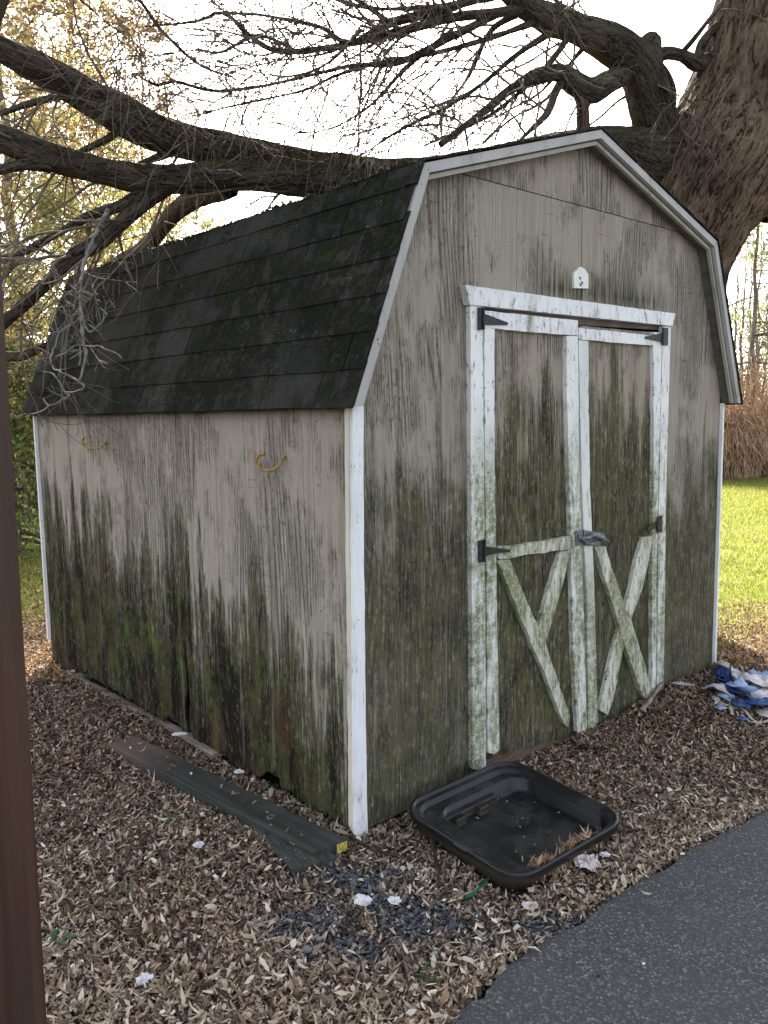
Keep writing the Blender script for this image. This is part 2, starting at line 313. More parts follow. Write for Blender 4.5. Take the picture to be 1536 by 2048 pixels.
def fboard(name, pts, y0, th, mat, parent, jit=.0012, seed=0, bev=.0015, **tags):
    """board on the front wall, outline in pixels projected on plane y=y0 (outer face), thickness th behind it"""
    V, Fc = prism([front(px, py, y0) for px, py in pts], y0, y0+th, 1, jit, .035, seed)
    me = mesh(name, V, Fc); fixn(me); o = put(name, me, mat, parent, **tags)
    return o
def boxm(name, a, b):
    V = [(x, y, z) for x in (a[0], b[0]) for y in (a[1], b[1]) for z in (a[2], b[2])]
    me = mesh(name, V, [(0, 1, 3, 2), (4, 6, 7, 5), (0, 4, 5, 1), (2, 3, 7, 6), (0, 2, 6, 4), (1, 5, 7, 3)]); fixn(me); return me

class Tubes:
    def __init__(s): s.V = []; s.F = []; s.B = []; s.n = 0
    def add(s, P, R, k=6, cap=True, disp=None):
        P = np.asarray(P, float); R = np.asarray(R, float); n = len(P)
        T = np.gradient(P, axis=0); T /= np.linalg.norm(T, axis=1)[:, None]+1e-12
        ref = np.array([0, 0, 1.]) if abs(T[0][2]) < .9 else np.array([1., 0, 0])
        N = np.zeros_like(P); a = np.cross(T[0], ref); a /= np.linalg.norm(a); N[0] = a
        for i in range(1, n):
            a = N[i-1]-T[i]*(N[i-1]@T[i]); N[i] = a/(np.linalg.norm(a)+1e-12)
        B = np.cross(T, N); th = np.arange(k)*2*pi/k
        D = N[:, None]*np.cos(th)[None, :, None]+B[:, None]*np.sin(th)[None, :, None]
        S = np.concatenate([[0], np.cumsum(np.linalg.norm(np.diff(P, axis=0), axis=1))])
        rm = R.mean(); bk = np.stack([np.cos(th)[None]*R[:, None]+0*S[:, None], np.sin(th)[None]*R[:, None]+0*S[:, None], np.repeat(S[:, None], k, 1)], -1)
        RR = np.repeat(R[:, None], k, 1)
        if disp is not None: RR = RR+disp(bk, RR)
        V = P[:, None]+D*RR[..., None]
        s.V.append(V.reshape(-1, 3)); s.B.append(bk.reshape(-1, 3))
        i = np.arange(n-1)[:, None]*k; j = np.arange(k)[None]; j2 = (j+1) % k
        s.F.append((s.n+np.stack([i+j, i+j2, i+k+j2, i+k+j], -1)).reshape(-1, 4)); s.n += n*k
    def build(s, name, mat, parent=None, smooth=True, **tags):
        me = npmesh(name, np.concatenate(s.V), [np.concatenate(s.F)])
        a = me.attributes.new('bark', 'FLOAT_VECTOR', 'POINT'); a.data.foreach_set('vector', np.concatenate(s.B).astype(np.float32).ravel())
        return put(name, me, mat, parent, smooth, **tags)
def catmull(P, R, step=.05):
    P = np.asarray(P, float); R = np.asarray(R, float); X = np.concatenate([P, R[:, None]], 1)
    X = np.vstack([2*X[0]-X[1], X, 2*X[-1]-X[-2]]); out = []
    for i in range(1, len(X)-2):
        p0, p1, p2, p3 = X[i-1:i+3]; L = np.linalg.norm(p2[:3]-p1[:3]); k = max(2, int(L/step))
        for t in np.arange(k)/k:
            out.append(.5*((2*p1)+(-p0+p2)*t+(2*p0-5*p1+4*p2-p3)*t*t+(-p0+3*p1-3*p2+p3)*t**3))
    out.append(X[-2]); out = np.array(out); return out[:, :3], np.maximum(out[:, 3], .0008)

# ------------------------------------------------------------------ ground, driveway
EDGE = [atg(*p)[:2] for p in ((820, 2110), (905, 2048), (955, 1996), (1035, 1928), (1130, 1868), (1250, 1790), (1350, 1727), (1450, 1668), (1545, 1622))]
d = EDGE[-1]-EDGE[-3]; d /= np.linalg.norm(d)
EDGE = [EDGE[0]-np.array([.35, .75])*3, EDGE[0]-np.array([.10, .2])]+EDGE[0:]+[EDGE[-1]+d*1.0, EDGE[-1]+d*5, EDGE[-1]+d*30]
EDGE = np.array(EDGE)
def drive_sd(x, y):
    """signed distance to the driveway edge, negative on the asphalt"""
    best = np.full(np.shape(x), 1e9); sg = np.ones(np.shape(x))
    for a, b in zip(EDGE[:-1], EDGE[1:]):
        e = b-a; L2 = e@e; t = np.clip(((x-a[0])*e[0]+(y-a[1])*e[1])/L2, 0, 1)
        dx = x-(a[0]+t*e[0]); dy = y-(a[1]+t*e[1]); dd = np.hypot(dx, dy); cr = e[0]*dy-e[1]*dx
        m = dd < best; best = np.where(m, dd, best); sg = np.where(m, np.sign(cr), sg)
    return best*sg
def shed_uv(x, y):
    qx = x-X0; qy = y-Y0; return qx*DX[0]+qy*DX[1], qx*DY[0]+qy*DY[1]
def wob(x, y, f, s): return np.sin(x*f+s)*np.cos(y*f*1.13+s*2)+.5*np.sin(x*f*2.3+y*f*1.7+s*3)
def H(x, y):
    u, v = shed_uv(x, y); sd = drive_sd(x, y)
    h = .010*wob(x, y, 3.1, 1.)+.004*wob(x, y, 11., 2.)
    h = h+.035*np.exp(-((u-2.6)**2/.5+(v+.05)**2/.12))+.02*np.exp(-((u-1.9)**2/.3+(v+.1)**2/.03))
    h = h+.03*np.exp(-(((u+.5)/.5)**2+((v-2.2)/.9)**2))
    k = np.clip(sd/.25, 0, 1); inside = (u > -.02) & (u < SW+.02) & (v > -.02) & (v < SL+.02)
    h = np.where(inside, np.minimum(h, -.01), h)
    fade = np.clip((14-np.hypot(x, y))/4, 0, 1)
    return h*k*fade-np.where(sd < 0, .03, 0)
ax = np.concatenate([-np.geomspace(600, 4.2, 26), np.arange(-4.1, 4.15, .045), np.geomspace(4.2, 600, 26)])
ay = np.concatenate([-np.geomspace(600, 1.2, 16), np.arange(-1.1, 7.5, .045), np.geomspace(7.6, 900, 34)])
gx, gy = np.meshgrid(ax, ay); gz_ = H(gx, gy); nx, ny = len(ax), len(ay)
I = (np.arange(ny-1)[:, None]*nx+np.arange(nx-1)[None]).ravel()
put('ground', npmesh('ground', np.stack([gx, gy, gz_], -1).reshape(-1, 3), [np.stack([I, I+1, I+nx+1, I+nx], -1)]), M['soil'], None, True, kind='structure')
# driveway slab with a crumbled edge
ep = []; rs = random.Random(3)
for a, b in zip(EDGE[:-1], EDGE[1:]):
    L = np.linalg.norm(b-a); k = max(1, min(60, int(L/.02)))
    nn = np.array([-(b-a)[1], (b-a)[0]])/L
    for i in range(k):
        q = a+(b-a)*i/k; s_ = i/k*L
        ep.append(q+nn*(rs.gauss(0, .0035)+.006*sin(q[0]*21)+.004*sin(q[1]*47)) if L < 6 else q)
ep.append(EDGE[-1])
outer = [np.array([60., ep[-1][1]]), np.array([60., -40.]), np.array([ep[0][0], -40.])]
top = [(*q, .012) for q in ep]+[(*q, .012) for q in outer]; n = len(top)
V = top+[(*(np.array(q[:2])+0), -.03) for q in top]
me = mesh('driveway', V, [list(range(n))[::-1]]+[(i, (i+1) % n, n+(i+1) % n, n+i) for i in range(n)]); fixn(me)
put('driveway', me, M['asphalt'], None, kind='structure')

# ------------------------------------------------------------------ the shed
shed = empty('storage_shed', (X0, Y0, 0), (0, 0, math.atan2(DX[1], DX[0])),
             label='old gambrel roofed plywood shed, mossy grey siding, double doors trimmed white', category='shed')
ZE, BX, ZB, ZP = 1.4095, .2505, 2.1603, 2.4602; EV = .0546
OUT = [(-EV, ZE), (BX, ZB), (SW/2, ZP), (SW-BX, ZB), (SW+EV, ZE)]
def inset(d):
    """gambrel line moved inwards by d"""
    P = [np.array(p) for p in OUT]; Ns = []
    for a, b in zip(P[:-1], P[1:]):
        t = (b-a)/np.linalg.norm(b-a); Ns.append(np.array([t[1], -t[0]]))
    R_ = [None]*5
    for i in range(5):
        if i in (0, 4):
            nrm = Ns[0] if i == 0 else Ns[3]; q = P[i]+nrm*d; a, b = (P[0], P[1]) if i == 0 else (P[3], P[4]); t = b-a
            q = q+t*((P[i][1]-q[1])/t[1]); R_[i] = q
        else:
            m = Ns[i-1]+Ns[i]; m /= np.linalg.norm(m); R_[i] = P[i]+m*d/(m@Ns[i])
    return R_
def wall_top(x, d=.0345):
    R_ = inset(d); xs = [r[0] for r in R_]; zs = [r[1] for r in R_]; return float(np.interp(x, xs, zs))
# door opening in pixels on the front plane
hL, hR = front(945, 610, 0), front(1340, 650, 0); oL = hL[0]+.02; oR = hR[0]-.015; oT = 1.79
zb0 = .02
def wallpoly(x0, x1, ztop=None, zbot=zb0, extra=()):
    xs = sorted([x0, x1]+[x for x in (BX, SW/2, SW-BX) if x0 < x < x1]); 
    return xs
def panel(name, pts, mat, y0=0., th=.012, **k):
    V, Fc = prism([(p[0], 0, p[1]) for p in pts], y0, y0+th, 1); me = mesh(name, V, Fc); fixn(me); return put(name, me, mat, shed, **k)
SEAM = 2.19
g = .0018
tl = wall_top(0.); 
xs_cut = [x for x in np.linspace(0, SW, 4001) if wall_top(x) >= SEAM]; xc0, xc1 = xs_cut[0], xs_cut[-1]
il = inset(.0345)
panel('siding_panel', [(0, zb0), (oL, zb0), (oL, oT), (SW/2-g, oT), (SW/2-g, SEAM-g), (xc0, SEAM-g), (il[1][0], il[1][1]), (0, wall_top(0.))], M['front'])
panel('siding_panel', [(oR, zb0+.03), (SW, zb0+.02), (SW, wall_top(SW)), (il[3][0], il[3][1]), (xc1, SEAM-g), (SW/2+g, SEAM-g), (SW/2+g, oT), (oR, oT)], M['front'])
panel('gable_panel', [(xc0, SEAM+g), (xc1, SEAM+g), (il[2][0], il[2][1])], M['gable'])
# back wall
panel('back_panel', [(0, zb0+.1), (SW, zb0+.1), (SW, wall_top(SW)), (il[3][0], il[3][1]), (il[2][0], il[2][1]), (il[1][0], il[1][1]), (0, wall_top(0))], M['gable'], SL-.012, .012)
put('right_wall_panel', boxm('right_wall_panel', (SW-.012, .013, zb0), (SW, SL-.013, 1.42)), M['gable'], shed)
# left side: two plywood sheets with rotted bottom edge
bot_px = [(60, 1290), (85, 1303), (106, 1322), (118, 1326), (128, 1342), (140, 1338), (160, 1347), (178, 1344), (205, 1366), (250, 1395), (290, 1420), (330, 1442), (352, 1440), (362, 1452), (372, 1462), (385, 1478), (420, 1503), (440, 1503), (462, 1532), (480, 1545), (505, 1560), (520, 1558), (536, 1542), (552, 1548), (566, 1580), (590, 1590), (610, 1612), (622, 1628), (640, 1634), (660, 1650), (700, 1672)]
bp = [side(*p) for p in bot_px]; by = np.array([p[1] for p in bp]); bz = np.array([p[2] for p in bp]); od = np.argsort(by); by, bz = by[od], bz[od]
def side_sheet(y0, y1, taper, seed):
    rs = random.Random(seed); n = int((y1-y0)/.009); ys = np.linspace(y0, y1, n); top = 1.408; rows = 26
    V = []; jag = [abs(rs.gauss(0, .012)) if rs.random() < .45 else 0 for _ in range(n)]
    for i, y in enumerate(ys):
        zb = float(np.interp(y, by, bz))+jag[i]+.006*sin(y*70)
        if y0 < .9: zb += max(0, .035*(1-abs(y-.16)/.1))*(1 if i % 3 else .4)
        for j in range(rows+1):
            t = (j/rows)**1.6; z = zb+(top-zb)*t
            # delamination swelling near the foot
            bulge = -.006*max(0, 1-z/.7)*(mnoise.noise(Vector((y*14, z*5, seed)))+.3)
            yy = y
            if taper and z < .62:
                k = (1-z/.62)**1.5*taper*(1+.5*mnoise.noise(Vector((z*18, seed, 0))))
                edge = (i/(n-1)) if y0 < 1 else 1-(i/(n-1)); yy = y-(k*edge**6 if y0 < 1 else -k*edge**6)
            V.append((bulge, yy, z))
    m = len(V); V += [(.012, v[1], v[2]) for v in V]; R1 = rows+1; Fc = []
    for i in range(n-1):
        for j in range(rows):
            a = i*R1+j; Fc.append((a, a+1, a+R1+1, a+R1)); Fc.append((m+a, m+a+R1, m+a+R1+1, m+a+1))
        a = i*R1; Fc.append((a, a+R1, m+a+R1, m+a)); a += rows; Fc.append((a, m+a, m+a+R1, a+R1))
    for j in range(rows): Fc.append((j, m+j, m+j+1, j+1)); a = (n-1)*R1+j; Fc.append((a, a+1, m+a+1, m+a))
    me = mesh('siding_panel', V, Fc); return put('siding_panel', me, M['side'], shed, True)
yseam = side(363, 1100)[1]
side_sheet(.012, yseam-.003, .02, 4); side_sheet(yseam+.003, SL-.004, .035, 9)
# floor frame, skids, sill
put('rim_joist', boxm('rim_joist', (.018, .02, .045), (.055, SL-.1, .13)), M['dark'], shed)
sa = side(125, 1350, -.02); sb = side(430, 1512, -.02)
V = [(x, y, z) for x in (-.03, .03) for (y, z) in ((sa[1], sa[2]-.055), (sb[1], sb[2]-.012), (sb[1], sb[2]+.012), (sa[1], sa[2]+.012))]
me = mesh('sill_beam', V, [(0, 1, 2, 3), (7, 6, 5, 4), (0, 4, 5, 1), (1, 5, 6, 2), (2, 6, 7, 3), (3, 7, 4, 0)]); fixn(me); bevel(put('sill_beam', me, M['sill'], shed), .003)
put('skid', boxm('skid', (.02, SL-.36, -.03), (.07, SL-.28, .10)), M['sill'], shed)
put('skid', boxm('skid', (.25, .05, -.02), (.34, SL-.05, .045)), M['dark'], shed)
put('skid', boxm('skid', (2.1, .05, -.02), (2.19, SL-.05, .045)), M['dark'], shed)
put('floor_deck', boxm('floor_deck', (.02, .02, .131), (SW-.02, SL-.02, .15)), M['dark'], shed)
ts = [front(1000, 1528, .02), front(1140, 1467, .02)]
put('threshold_board', boxm('threshold_board', (oL+.02, .002, -.01), (oR-.02, .03, .075)), simple('brown threshold wood', (.10, .062, .045), (.17, .115, .085), 10, .9, .5, .003, (1, 4, 8)), shed)
# rakes: fascia, inner trim, soffit on front; plain fascia at back
def strip(name, i, d0, d1, y0, y1, mat):
    A, B = inset(d0), inset(d1); q = [A[i], A[i+1], B[i+1], B[i]]
    V, Fc = prism([(p[0], 0, p[1]) for p in q], y0, y1, 1, .0, 0); me = mesh(name, V, Fc); fixn(me); return put(name, me, mat, shed)
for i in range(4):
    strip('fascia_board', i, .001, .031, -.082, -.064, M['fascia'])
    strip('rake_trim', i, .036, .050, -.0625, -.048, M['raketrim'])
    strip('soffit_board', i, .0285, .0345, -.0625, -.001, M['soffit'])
    strip('fascia_board', i, .001, .05, SL+.042, SL+.06, M['fascia'])
# roof deck + shingles
A, B = inset(0.), inset(.027)
V = [(p[0], y, p[1]) for y in (-.062, SL+.040) for p in A+B[::-1]]; n = 10
me = mesh('roof', V, [list(range(n))[::-1], [n+i for i in range(n)]]+[(i, (i+1) % n, n+(i+1) % n, n+i) for i in range(n)]); fixn(me)
roof = put('roof', me, M['dark'], shed)
YF, YB = -.088, SL+.066; EXPO = .1235; TABW = .305
def shingle_mesh(w_, h_, th=.006, lift=.0105, seed=0):
    rs = random.Random(seed); k = 5
    V = []
    for zz in (1, 0):
        for j in range(k+1):
            x = w_*j/k; e = rs.gauss(0, .0012)
            V.append((x, -.012 if 0 else e, (lift+rs.gauss(0, .0012) if zz else lift-th)))      # lower edge
        for j in range(k+1): V.append((w_*j/k, h_, (.004 if zz else .0)))
    K = k+1; Fc = []
    for j in range(k):
        Fc.append((j, j+1, K+j+1, K+j)); Fc.append((2*K+j, 3*K+j, 3*K+j+1, 2*K+j+1)); Fc.append((j, 2*K+j, 2*K+j+1, j+1)); Fc.append((K+j, K+j+1, 3*K+j+1, 3*K+j))
    Fc += [(0, K, 3*K, 2*K), (k, 2*K+k, 3*K+k, K+k)]
    me = mesh('shingle', V, Fc); me.materials.append(M['shingle']); return me
variants = [shingle_mesh(TABW-.005, EXPO+.03, seed=i) for i in range(5)]; cache = {}
rs = random.Random(5)
for si in range(4):
    a, b = np.array(OUT[si]), np.array(OUT[si+1]); lo, hi = (a, b) if a[1] < b[1] else (b, a)
    t = (hi-lo); L = np.linalg.norm(t); t = t/L; nrm = np.array([-t[1], t[0]]) if lo is a else np.array([t[1], -t[0]])
    start = -.008 if si in (0, 3) else .0
    s0 = start; r = 0
    while s0 < L-.03:
        h_ = min(EXPO+.03, L+.004-s0); yy = YF-(TABW*(.5 if r % 2 else 0)+rs.uniform(0, .1))-.05
        while yy < YB:
            y0 = max(yy, YF); y1 = min(yy+TABW-.005, YB)
            if y1-y0 > .03:
                full = y1-y0 > TABW-.006 and h_ > EXPO+.029
                me = variants[rs.randrange(5)] if full else shingle_mesh(y1-y0, h_, seed=rs.randrange(99))
                o = bpy.data.objects.new('shingle', me); COL.objects.link(o); o.parent = roof
                ex = np.array([0, 1, 0]) if lo is a else np.array([0, -1, 0])
                ey = np.array([t[0], 0, t[1]]); ez = np.array([nrm[0], 0, nrm[1]])
                if np.cross(ex, ey)@ez < 0: ex = -ex
                org = np.array([lo[0], 0, lo[1]])+ey*(s0+rs.gauss(0, .0015))+ez*(.001+rs.uniform(0, .001)); org[1] = y0 if ex[1] > 0 else y1
                o.matrix_local = Matrix([[ex[i], ey[i], ez[i], org[i]] for i in range(3)]+[[0, 0, 0, 1]])
            yy += TABW
        s0 += EXPO; r += 1
# ridge + break moss and debris
cl = []; C_ = []
for i in range(5200):
    which = 1 if i < 2600 else 2
    p = OUT[which if rs.random() < .8 else 1]; y = rs.uniform(YF+.01, YB)
    dens = mnoise.noise(Vector((y*6, which*5, 0)))
    if dens < -.1 and rs.random() < .7: continue
    u_ = abs(rs.gauss(0, .03)); x = p[0]+(u_ if which == 1 else rs.gauss(0, .02)); z = wall_top(x, -.006)+abs(rs.gauss(0, .005))*(1.6 if dens > .15 else .6)
    cl.append((x, y, z))
cl = np.array(cl)
def specks(name, P, size, parent, cols, mat, **k):
    n = len(P); S = size*RNG.uniform(.5, 1.6, n)[:, None, None]; T_ = RNG.normal(size=(n, 4, 3))*S
    V = (P[:, None]+T_).reshape(-1, 3); I = np.arange(n)[:, None]*4
    me = npmesh(name, V, [np.concatenate([I+np.array([0, 1, 2]), I+np.array([0, 2, 3]), I+np.array([0, 3, 1]), I+np.array([1, 3, 2])])])
    c = np.array(cols)[RNG.integers(0, len(cols), n)]*RNG.uniform(.7, 1.3, (n, 1)); tint(me, np.repeat(c, 4, 0)); return put(name, me, mat, parent, **k)
specks('moss_clumps', cl, .004, shed, [(.02, .028, .01), (.05, .06, .015), (.03, .02, .012), (.012, .01, .008)], M['leaf'], kind='stuff')

# corner boards
def side_board(name, pts, x0, th, mat, jit=.001, seed=0):
    V, Fc = prism([np.maximum(side(px, py, x0), [-9, .0006, -9]) for px, py in pts], x0, x0+th, 0, jit, .04, seed); me = mesh(name, V, Fc); fixn(me); return put(name, me, mat, shed)
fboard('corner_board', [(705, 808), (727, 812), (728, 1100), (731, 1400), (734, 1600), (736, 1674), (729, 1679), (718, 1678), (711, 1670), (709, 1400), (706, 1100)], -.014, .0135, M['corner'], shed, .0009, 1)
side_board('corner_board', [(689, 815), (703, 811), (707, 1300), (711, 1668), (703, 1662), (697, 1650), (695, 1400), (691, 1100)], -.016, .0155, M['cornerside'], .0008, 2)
put('corner_board', boxm('corner_board', (-.017, SL+.001, .16), (.055, SL+.016, 1.40)), M['corner'], shed)
put('corner_board', boxm('corner_board', (SW+.001, -.016, .0), (SW+.016, .055, 1.41)), M['corner'], shed)
put('corner_board', boxm('corner_board', (SW-.012, -.0, .0), (SW-.001, -.012, 1.41)) if 0 else boxm('corner_board', (SW+.001, SL-.07, .1), (SW+.016, SL, 1.40)), M['corner'], shed)
# door surround
fboard('door_header', [(931, 570), (1351, 627), (1345, 652), (940, 609)], -.030, .029, M['trimtop'], shed, .0005, 3)
fboard('door_jamb', [(941, 609), (965, 611), (968, 900), (971, 1300), (972, 1532), (960, 1540), (946, 1538), (944, 1200), (942, 900)], -.022, .021, M['trim'], shed, .0006, 4)
fboard('door_jamb', [(1326, 652), (1342, 654), (1337, 820), (1332, 1000), (1330, 1200), (1327, 1386), (1314, 1388), (1316, 1200), (1318, 1000), (1322, 820)], -.022, .021, M['trim'], shed, .0006, 5)
fboard('header_jamb', [(966, 611), (1322, 650), (1322, 660), (1160, 650), (966, 616)], -.002, .05, simple('bare brown jamb wood', (.085, .065, .05), (.14, .11, .085), 14, .9, .5, .003), shed, .0, 6)
# doors: each door's own mesh is its plywood panel
def door(pts, lab):
    V, Fc = prism([front(px, py, -.004) for px, py in pts], -.004, .008, 1, .0008, .04, 8); me = mesh('door', V, Fc); fixn(me)
    return put('door', me, M['door'], shed, label=lab)
dL = door([(970, 626), (1156, 642), (1158, 1000), (1168, 1458), (1150, 1470), (1060, 1494), (975, 1516)], 'left door with sagging top rail')
dR = door([(1159, 652), (1320, 666), (1316, 1050), (1312, 1400), (1250, 1436), (1178, 1462), (1172, 1300), (1162, 1000)], 'right door with broken middle rail')
fboard('stile', [(969, 628), (989, 628), (989, 900), (993, 1150), (999, 1500), (990, 1508), (976, 1506), (974, 1200), (970, 900)], -.024, .0195, M['trim'], dL, .0008, 11)
fboard('stile', [(1133, 672), (1156, 672), (1158, 900), (1164, 1100), (1174, 1462), (1166, 1468), (1155, 1464), (1146, 1300), (1140, 1000), (1134, 800)], -.024, .0195, M['trim'], dL, .001, 12)
fboard('rail', [(970, 621), (1156, 641), (1156, 671), (1060, 664), (970, 655)], -.026, .021, M['trimtop'], dL, .0006, 13)
fboard('rail', [(998, 1094), (1060, 1086), (1144, 1072), (1145, 1098), (1100, 1103), (1000, 1119), (992, 1112)], -.024, .0195, M['brace'], dL, .002, 14)
fboard('brace', [(995, 1121), (1020, 1119), (1060, 1218), (1092, 1290), (1140, 1432), (1137, 1455), (1128, 1448), (1090, 1350), (1052, 1262), (1020, 1180)], -.024, .0195, M['brace'], dL, .002, 15)
fboard('brace', [(1120, 1104), (1142, 1100), (1128, 1160), (1112, 1215), (1091, 1286), (1076, 1258), (1092, 1200)], -.024, .0195, M['brace'], dL, .002, 16)
fboard('stile', [(1158, 680), (1177, 682), (1177, 780), (1181, 1000), (1188, 1150), (1192, 1300), (1196, 1452), (1190, 1472), (1177, 1468), (1174, 1200), (1165, 1000), (1160, 800)], -.024, .0195, M['greentrim'], dR, .001, 17)
fboard('stile', [(1307, 664), (1324, 666), (1320, 850), (1315, 1020), (1313, 1200), (1312, 1392), (1304, 1384), (1304, 1200), (1306, 1020), (1308, 850)], -.023, .0185, M['trim'], dR, .0022, 18)
fboard('rail', [(1158, 655), (1240, 664), (1310, 672), (1309, 691), (1240, 686), (1158, 678)], -.026, .021, M['trimtop'], dR, .001, 19)
fboard('brace', [(1190, 1094), (1211, 1094), (1232, 1160), (1262, 1240), (1290, 1330), (1306, 1392), (1300, 1408), (1286, 1392), (1250, 1290), (1222, 1195)], -.026, .0215, M['brace'], dR, .002, 20)
fboard('brace', [(1285, 1075), (1306, 1072), (1296, 1130), (1284, 1180), (1262, 1238), (1252, 1216), (1268, 1140)], -.022, .0175, M['brace'], dR, .002, 21)
fboard('brace', [(1239, 1256), (1252, 1268), (1240, 1330), (1226, 1400), (1216, 1430), (1199, 1420), (1214, 1350), (1228, 1290)], -.022, .0175, M['brace'], dR, .002, 22)
# narrow filler strip between the doors, rotten lower rail remains
fboard('split_board', [(1185, 1000), (1300, 1000), (1300, 1062), (1240, 1074), (1186, 1070)], -.007, .0028, M['door'], dR, .003, 23)
# hinges
def hinge(name, plate, strap, parent, mat, **k):
    h = fboard(name, plate, -.030, .0035, mat, parent, 0, 0, 0, **k)
    V, Fc = prism([front(px, py, -.031) for px, py in strap], -.031, -.028, 1); me = mesh('hinge_strap', V, Fc); fixn(me)
    o = bpy.data.objects.new('hinge_strap', me); me.materials.append(mat); COL.objects.link(o)
    # strap merges into the hinge mesh so that a hinge stays one sub-part
    import bmesh
    bm = bmesh.new(); bm.from_mesh(h.data); bm.from_mesh(me)
    p0, p1 = front(plate[0][0], plate[0][1], -.034), front(plate[2][0], plate[2][1], -.034)
    xc = front(max(plate[1][0], plate[2][0]) if strap[0][0] < 1200 else plate[0][0], plate[0][1], -.034)[0]
    seg = 10; zt, zb_ = p0[2], p1[2]
    vs = [[bm.verts.new((xc+.0045*cos(2*pi*i/seg), -.033+.0045*sin(2*pi*i/seg), z)) for i in range(seg)] for z in (zt, zb_)]
    for i in range(seg): bm.faces.new((vs[0][i], vs[0][(i+1) % seg], vs[1][(i+1) % seg], vs[1][i]))
    bm.faces.new(vs[0]); bm.faces.new(vs[1][::-1]); bm.to_mesh(h.data); bm.free(); bpy.data.objects.remove(o); return h
hinge('hinge', [(957, 615), (968, 614), (968, 659), (957, 660)], [(968, 627), (990, 635), (1016, 645), (1016, 650), (992, 650), (968, 650)], dL, M['iron'])
hinge('hinge', [(958, 1081), (970, 1080), (970, 1124), (958, 1125)], [(970, 1092), (990, 1095), (1021, 1099), (1021, 1104), (990, 1107), (970, 1113)], dL, M['iron'])
hinge('hinge', [(1327, 655), (1337, 656), (1336, 691), (1325, 689)], [(1327, 665), (1310, 669), (1291, 673), (1291, 677), (1310, 681), (1326, 684)], dR, M['iron'])
hinge('hinge', [(1316, 1034), (1325, 1030), (1324, 1065), (1315, 1062)], [(1316, 1042), (1304, 1048), (1294, 1055), (1297, 1062), (1308, 1058), (1316, 1055)], dR, M['iron_rust'])
# hasp: two plates, folded strap, staple
hs = fboard('hasp', [(1151, 1062), (1165, 1060), (1167, 1072), (1168, 1091), (1153, 1092)], -.029, .004, M['galv'], dL, .0, 1)
fboard('hasp', [(1168, 1060), (1205, 1066), (1210, 1073), (1203, 1078), (1200, 1092), (1169, 1091)], -.030, .004, M['galv'], dR, 0, 2)
T = Tubes()
pts = [front(px, py, y) for px, py, y in ((1166, 1075, -.032), (1176, 1076, -.045), (1188, 1070, -.052), (1200, 1074, -.05), (1210, 1080, -.046), (1218, 1083, -.04))]
P_, R_ = catmull(pts, [.007, .010, .012, .011, .008, .003], .006); T.add(P_, R_*(1+.15*RNG.normal(size=len(R_))), 8)
pts = [front(px, py, y) for px, py, y in ((1158, 1070, -.030), (1160, 1074, -.042), (1167, 1080, -.045), (1172, 1086, -.038), (1182, 1088, -.04), (1196, 1084, -.044))]
P_, R_ = catmull(pts, [.004, .006, .006, .006, .007, .005], .006); T.add(P_, R_, 8); T.build('hasp_strap', M['galv'], dR)
# house shaped white plate under the peak
hp = fboard('outlet_plate', [(1148, 576), (1148, 546), (1161, 533), (1171, 539), (1177, 549), (1177, 577)], -.012, .011, M['plate'], shed, 0, 0)
sl_ = []
for (a, b) in ((1159, 553), (1163, 562), (1160, 566)):
    V, Fc = prism([front(a, b, -.0135), front(a+3, b+2, -.0135), front(a+3, b+7, -.0135), front(a, b+4, -.0135)], -.0135, -.0115, 1); me = mesh('slot', V, Fc); fixn(me); put('slot', me, M['iron'], hp)
# nail heads on trims
# yellow hooks on the side wall
def hook(pts, lab):
    T = Tubes(); P_, R_ = catmull([side(px, py, x) for px, py, x in pts], [.0052]*len(pts), .008); T.add(P_, R_, 8); return T.build('hook', M['hook'], shed, label=lab)
hook([(213, 886, .005), (210, 887, -.012), (204, 893, -.03), (194, 897, -.045), (178, 896, -.06), (168, 890, -.07), (165, 880, -.072), (170, 874, -.07), (180, 874, -.066)], 'yellow coated hook nearer the back corner')
hook([(571, 914, .005), (567, 917, -.012), (560, 929, -.03), (549, 938, -.045), (534, 941, -.06), (520, 937, -.07), (513, 925, -.075), (517, 912, -.072), (529, 908, -.066)], 'yellow coated hook nearer the white corner board')

# ------------------------------------------------------------------ big tree
TD = .85   # distance scale of the whole tree
tree = empty('large_old_tree', at(1290, 1215, 6.0*TD)*[1, 1, 0], label='huge old bare tree with furrowed trunk behind the right side of shed, limbs over roof', category='tree')
TP = np.array(tree.location)
def pth(pts, dz=0):
    """(px,py,depth,width px) -> points relative to tree, radii"""
    P = []; R = []
    for px, py, Y, wd in pts:
        Y *= TD; q = at(px, py, Y); P.append(q-TP); R.append(wd/2/F_PX*Y)
    return np.array(P), np.array(R)
def barkdisp(amp, fr, seed):
    def f(bk, RR):
        out = np.zeros(RR.shape)
        for i in range(RR.shape[0]):
            for j in range(RR.shape[1]):
                b = bk[i, j]; v = Vector((b[0]*fr+seed, b[1]*fr, b[2]*fr*.22))
                r = 1-abs(mnoise.noise(v))*2.4; r2 = 1-abs(mnoise.noise(v*2.3+Vector((7, 3, 1))))*2.
                out[i, j] = amp*(r+.45*r2-.7)+amp*2.2*mnoise.noise(Vector((b[0]*2.2, b[1]*2.2, b[2]*1.2+seed)))
        return out
    return f
T = Tubes()
P_, R_ = catmull(*pth([(1270, 1420, 6.0, 300), (1278, 1290, 6.0, 240), (1290, 1000, 6., 210), (1310, 800, 6., 200), (1328, 650, 6., 198), (1348, 535, 6., 205), (1385, 430, 6.0, 232), (1438, 330, 6., 255), (1478, 230, 6., 222), (1505, 120, 6., 205), (1535, 0, 6.05, 195), (1575, -150, 6.1, 180), (1620, -420, 6.2, 150), (1600, -800, 6.3, 90)]), step=.024)
